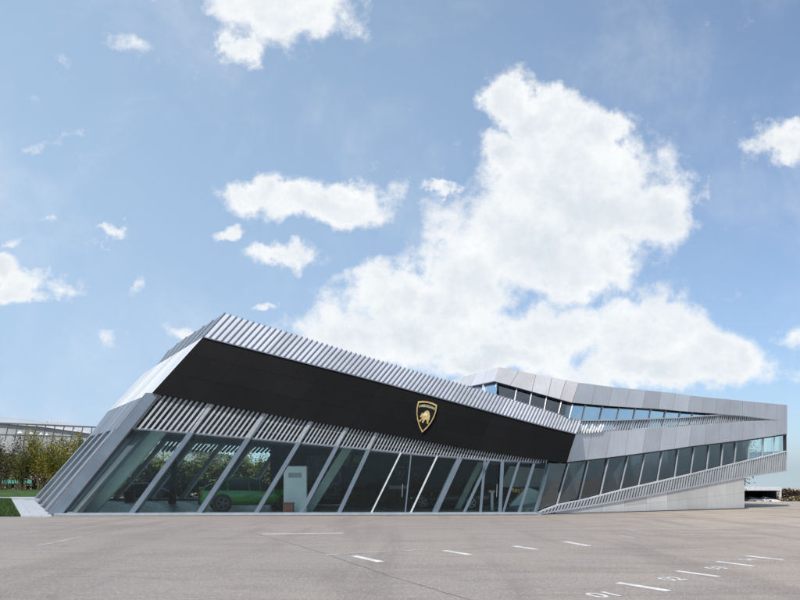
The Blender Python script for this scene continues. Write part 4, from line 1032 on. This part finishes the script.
# ------------------------------------------------------------------ far left: long hall with a curved pale roof and a steel walkway
hd = 200.0; HA = empty('long_hall', (bx(20, hd), hd, .3)); tag(HA, 'long grey hall with a pale curved roof behind the trees at the left', 'building')
prof = [(-260, 398), (-120, 405), (0, 415.5), (40, 418.5), (80, 424), (120, 430), (170, 438), (230, 447)]
mb = MB()
for (xa, ya), (xb, yb) in zip(prof, prof[1:]):
    for k in range(5):
        def rp(x, y, t): 
            p = at(x, y, hd); return Vector((p.x, hd + 18 * (1 - math.cos(t * 1.2)) , p.z - (1 - t) * 2.6))
        mb.add([rp(xa, ya, k / 5), rp(xb, yb, k / 5), rp(xb, yb, (k + 1) / 5), rp(xa, ya, (k + 1) / 5)], [(0, 1, 2, 3)])
mb.build('roof', M['hall_roof'], HA)
mb = MB()
for (xa, ya), (xb, yb) in zip(prof, prof[1:]):
    a, b2 = at(xa, ya, hd), at(xb, yb, hd); mb.prism([Vector((a.x, hd + 1, 0)), Vector((b2.x, hd + 1, 0)), Vector((b2.x, hd + 1, b2.z - 2.5)), Vector((a.x, hd + 1, a.z - 2.5))], Vector((0, 25, 0)))
mb.build('wall', M['hall_wall'], HA)
vd = 194.0; WK = empty('steel_walkway', (bx(20, vd), vd, .3)); tag(WK, 'raised steel walkway frame with a dark top rail in front of the long hall', 'walkway')
mb = MB(); mb.bar(at(-140, 417, vd), at(101, 427.5, vd), .45, .5, UP); mb.bar(at(101, 427.5, vd), at(230, 433, vd), .45, .5, UP); mb.build('rail', M['rail'], WK)
mb = MB(); mb.bar(at(-140, 431, vd), at(230, 441, vd), .4, .5, UP); mb.build('deck_beam', M['rail'], WK)
for k in range(26):
    x = -60 + k * 9.3; mb = MB(); yt = 417 + (x + 140) * 10.5 / 241; mb.bar(at(x + 3.5, yt, vd), at(x, yt + 17, vd), .22, .2, Vector((1, 0, 0))); 
    if k % 3 == 0:
        p = at(x, yt + 16, vd); mb.bar(p, Vector((p.x, p.y, .2)), .35, .35, Vector((1, 0, 0)))
    mb.build('strut', M['rail'], WK)
mb = MB(); random.seed(11)
for k in range(6):
    c = at(49 + k * 3.1, 420.8 + k * .25, 192.5); h_ = random.uniform(.5, .9); mb.box(c, .16, .2, h_); mb.box(c + Vector((.25, 0, h_ * .3)), .6, .2, .14); mb.box(c + Vector((.2, 0, -h_ * .25)), .5, .2, .14)
tag(mb.build('roof_sign', M['white']), 'small white sign of raised characters standing on the walkway rail', 'sign')
for k, (px, py, wd) in enumerate([(20, 432.5, 6), (31, 433.3, 6), (41, 434, 5), (47, 434.5, 4)]):
    mb = MB(); c = at(px, py, 150); n_ = 6
    r0 = wd / 2 / F * 150; mb.add([c + Vector((r0 * math.cos(a * 1.0472), r0 * math.sin(a * 1.0472), -.2)) for a in range(6)] + [c + Vector((0, 0, .4))], [(a, (a + 1) % 6, 6) for a in range(6)] + [(5, 4, 3, 2, 1, 0)])
    mb.build('canopy', M['white']) if False else None
    root = empty('white_parasol', (c.x, c.y, .4)); tag(root, ['white parasol left of the dark pointed bamboo top, first of four', 'wide white parasol just left of the dark bamboo top, second of four', 'white parasol just right of the dark bamboo top, third of four', 'smallest white parasol nearest the bright yellow bamboo, last of four'][k], 'parasol', 'white parasols beyond the trees')
    mb.build('canopy', M['white'], root); mb = MB(); mb.tube([Vector((c.x, c.y, .3)), c], [.05, .05], 6); mb.build('pole', M['rail'], root)
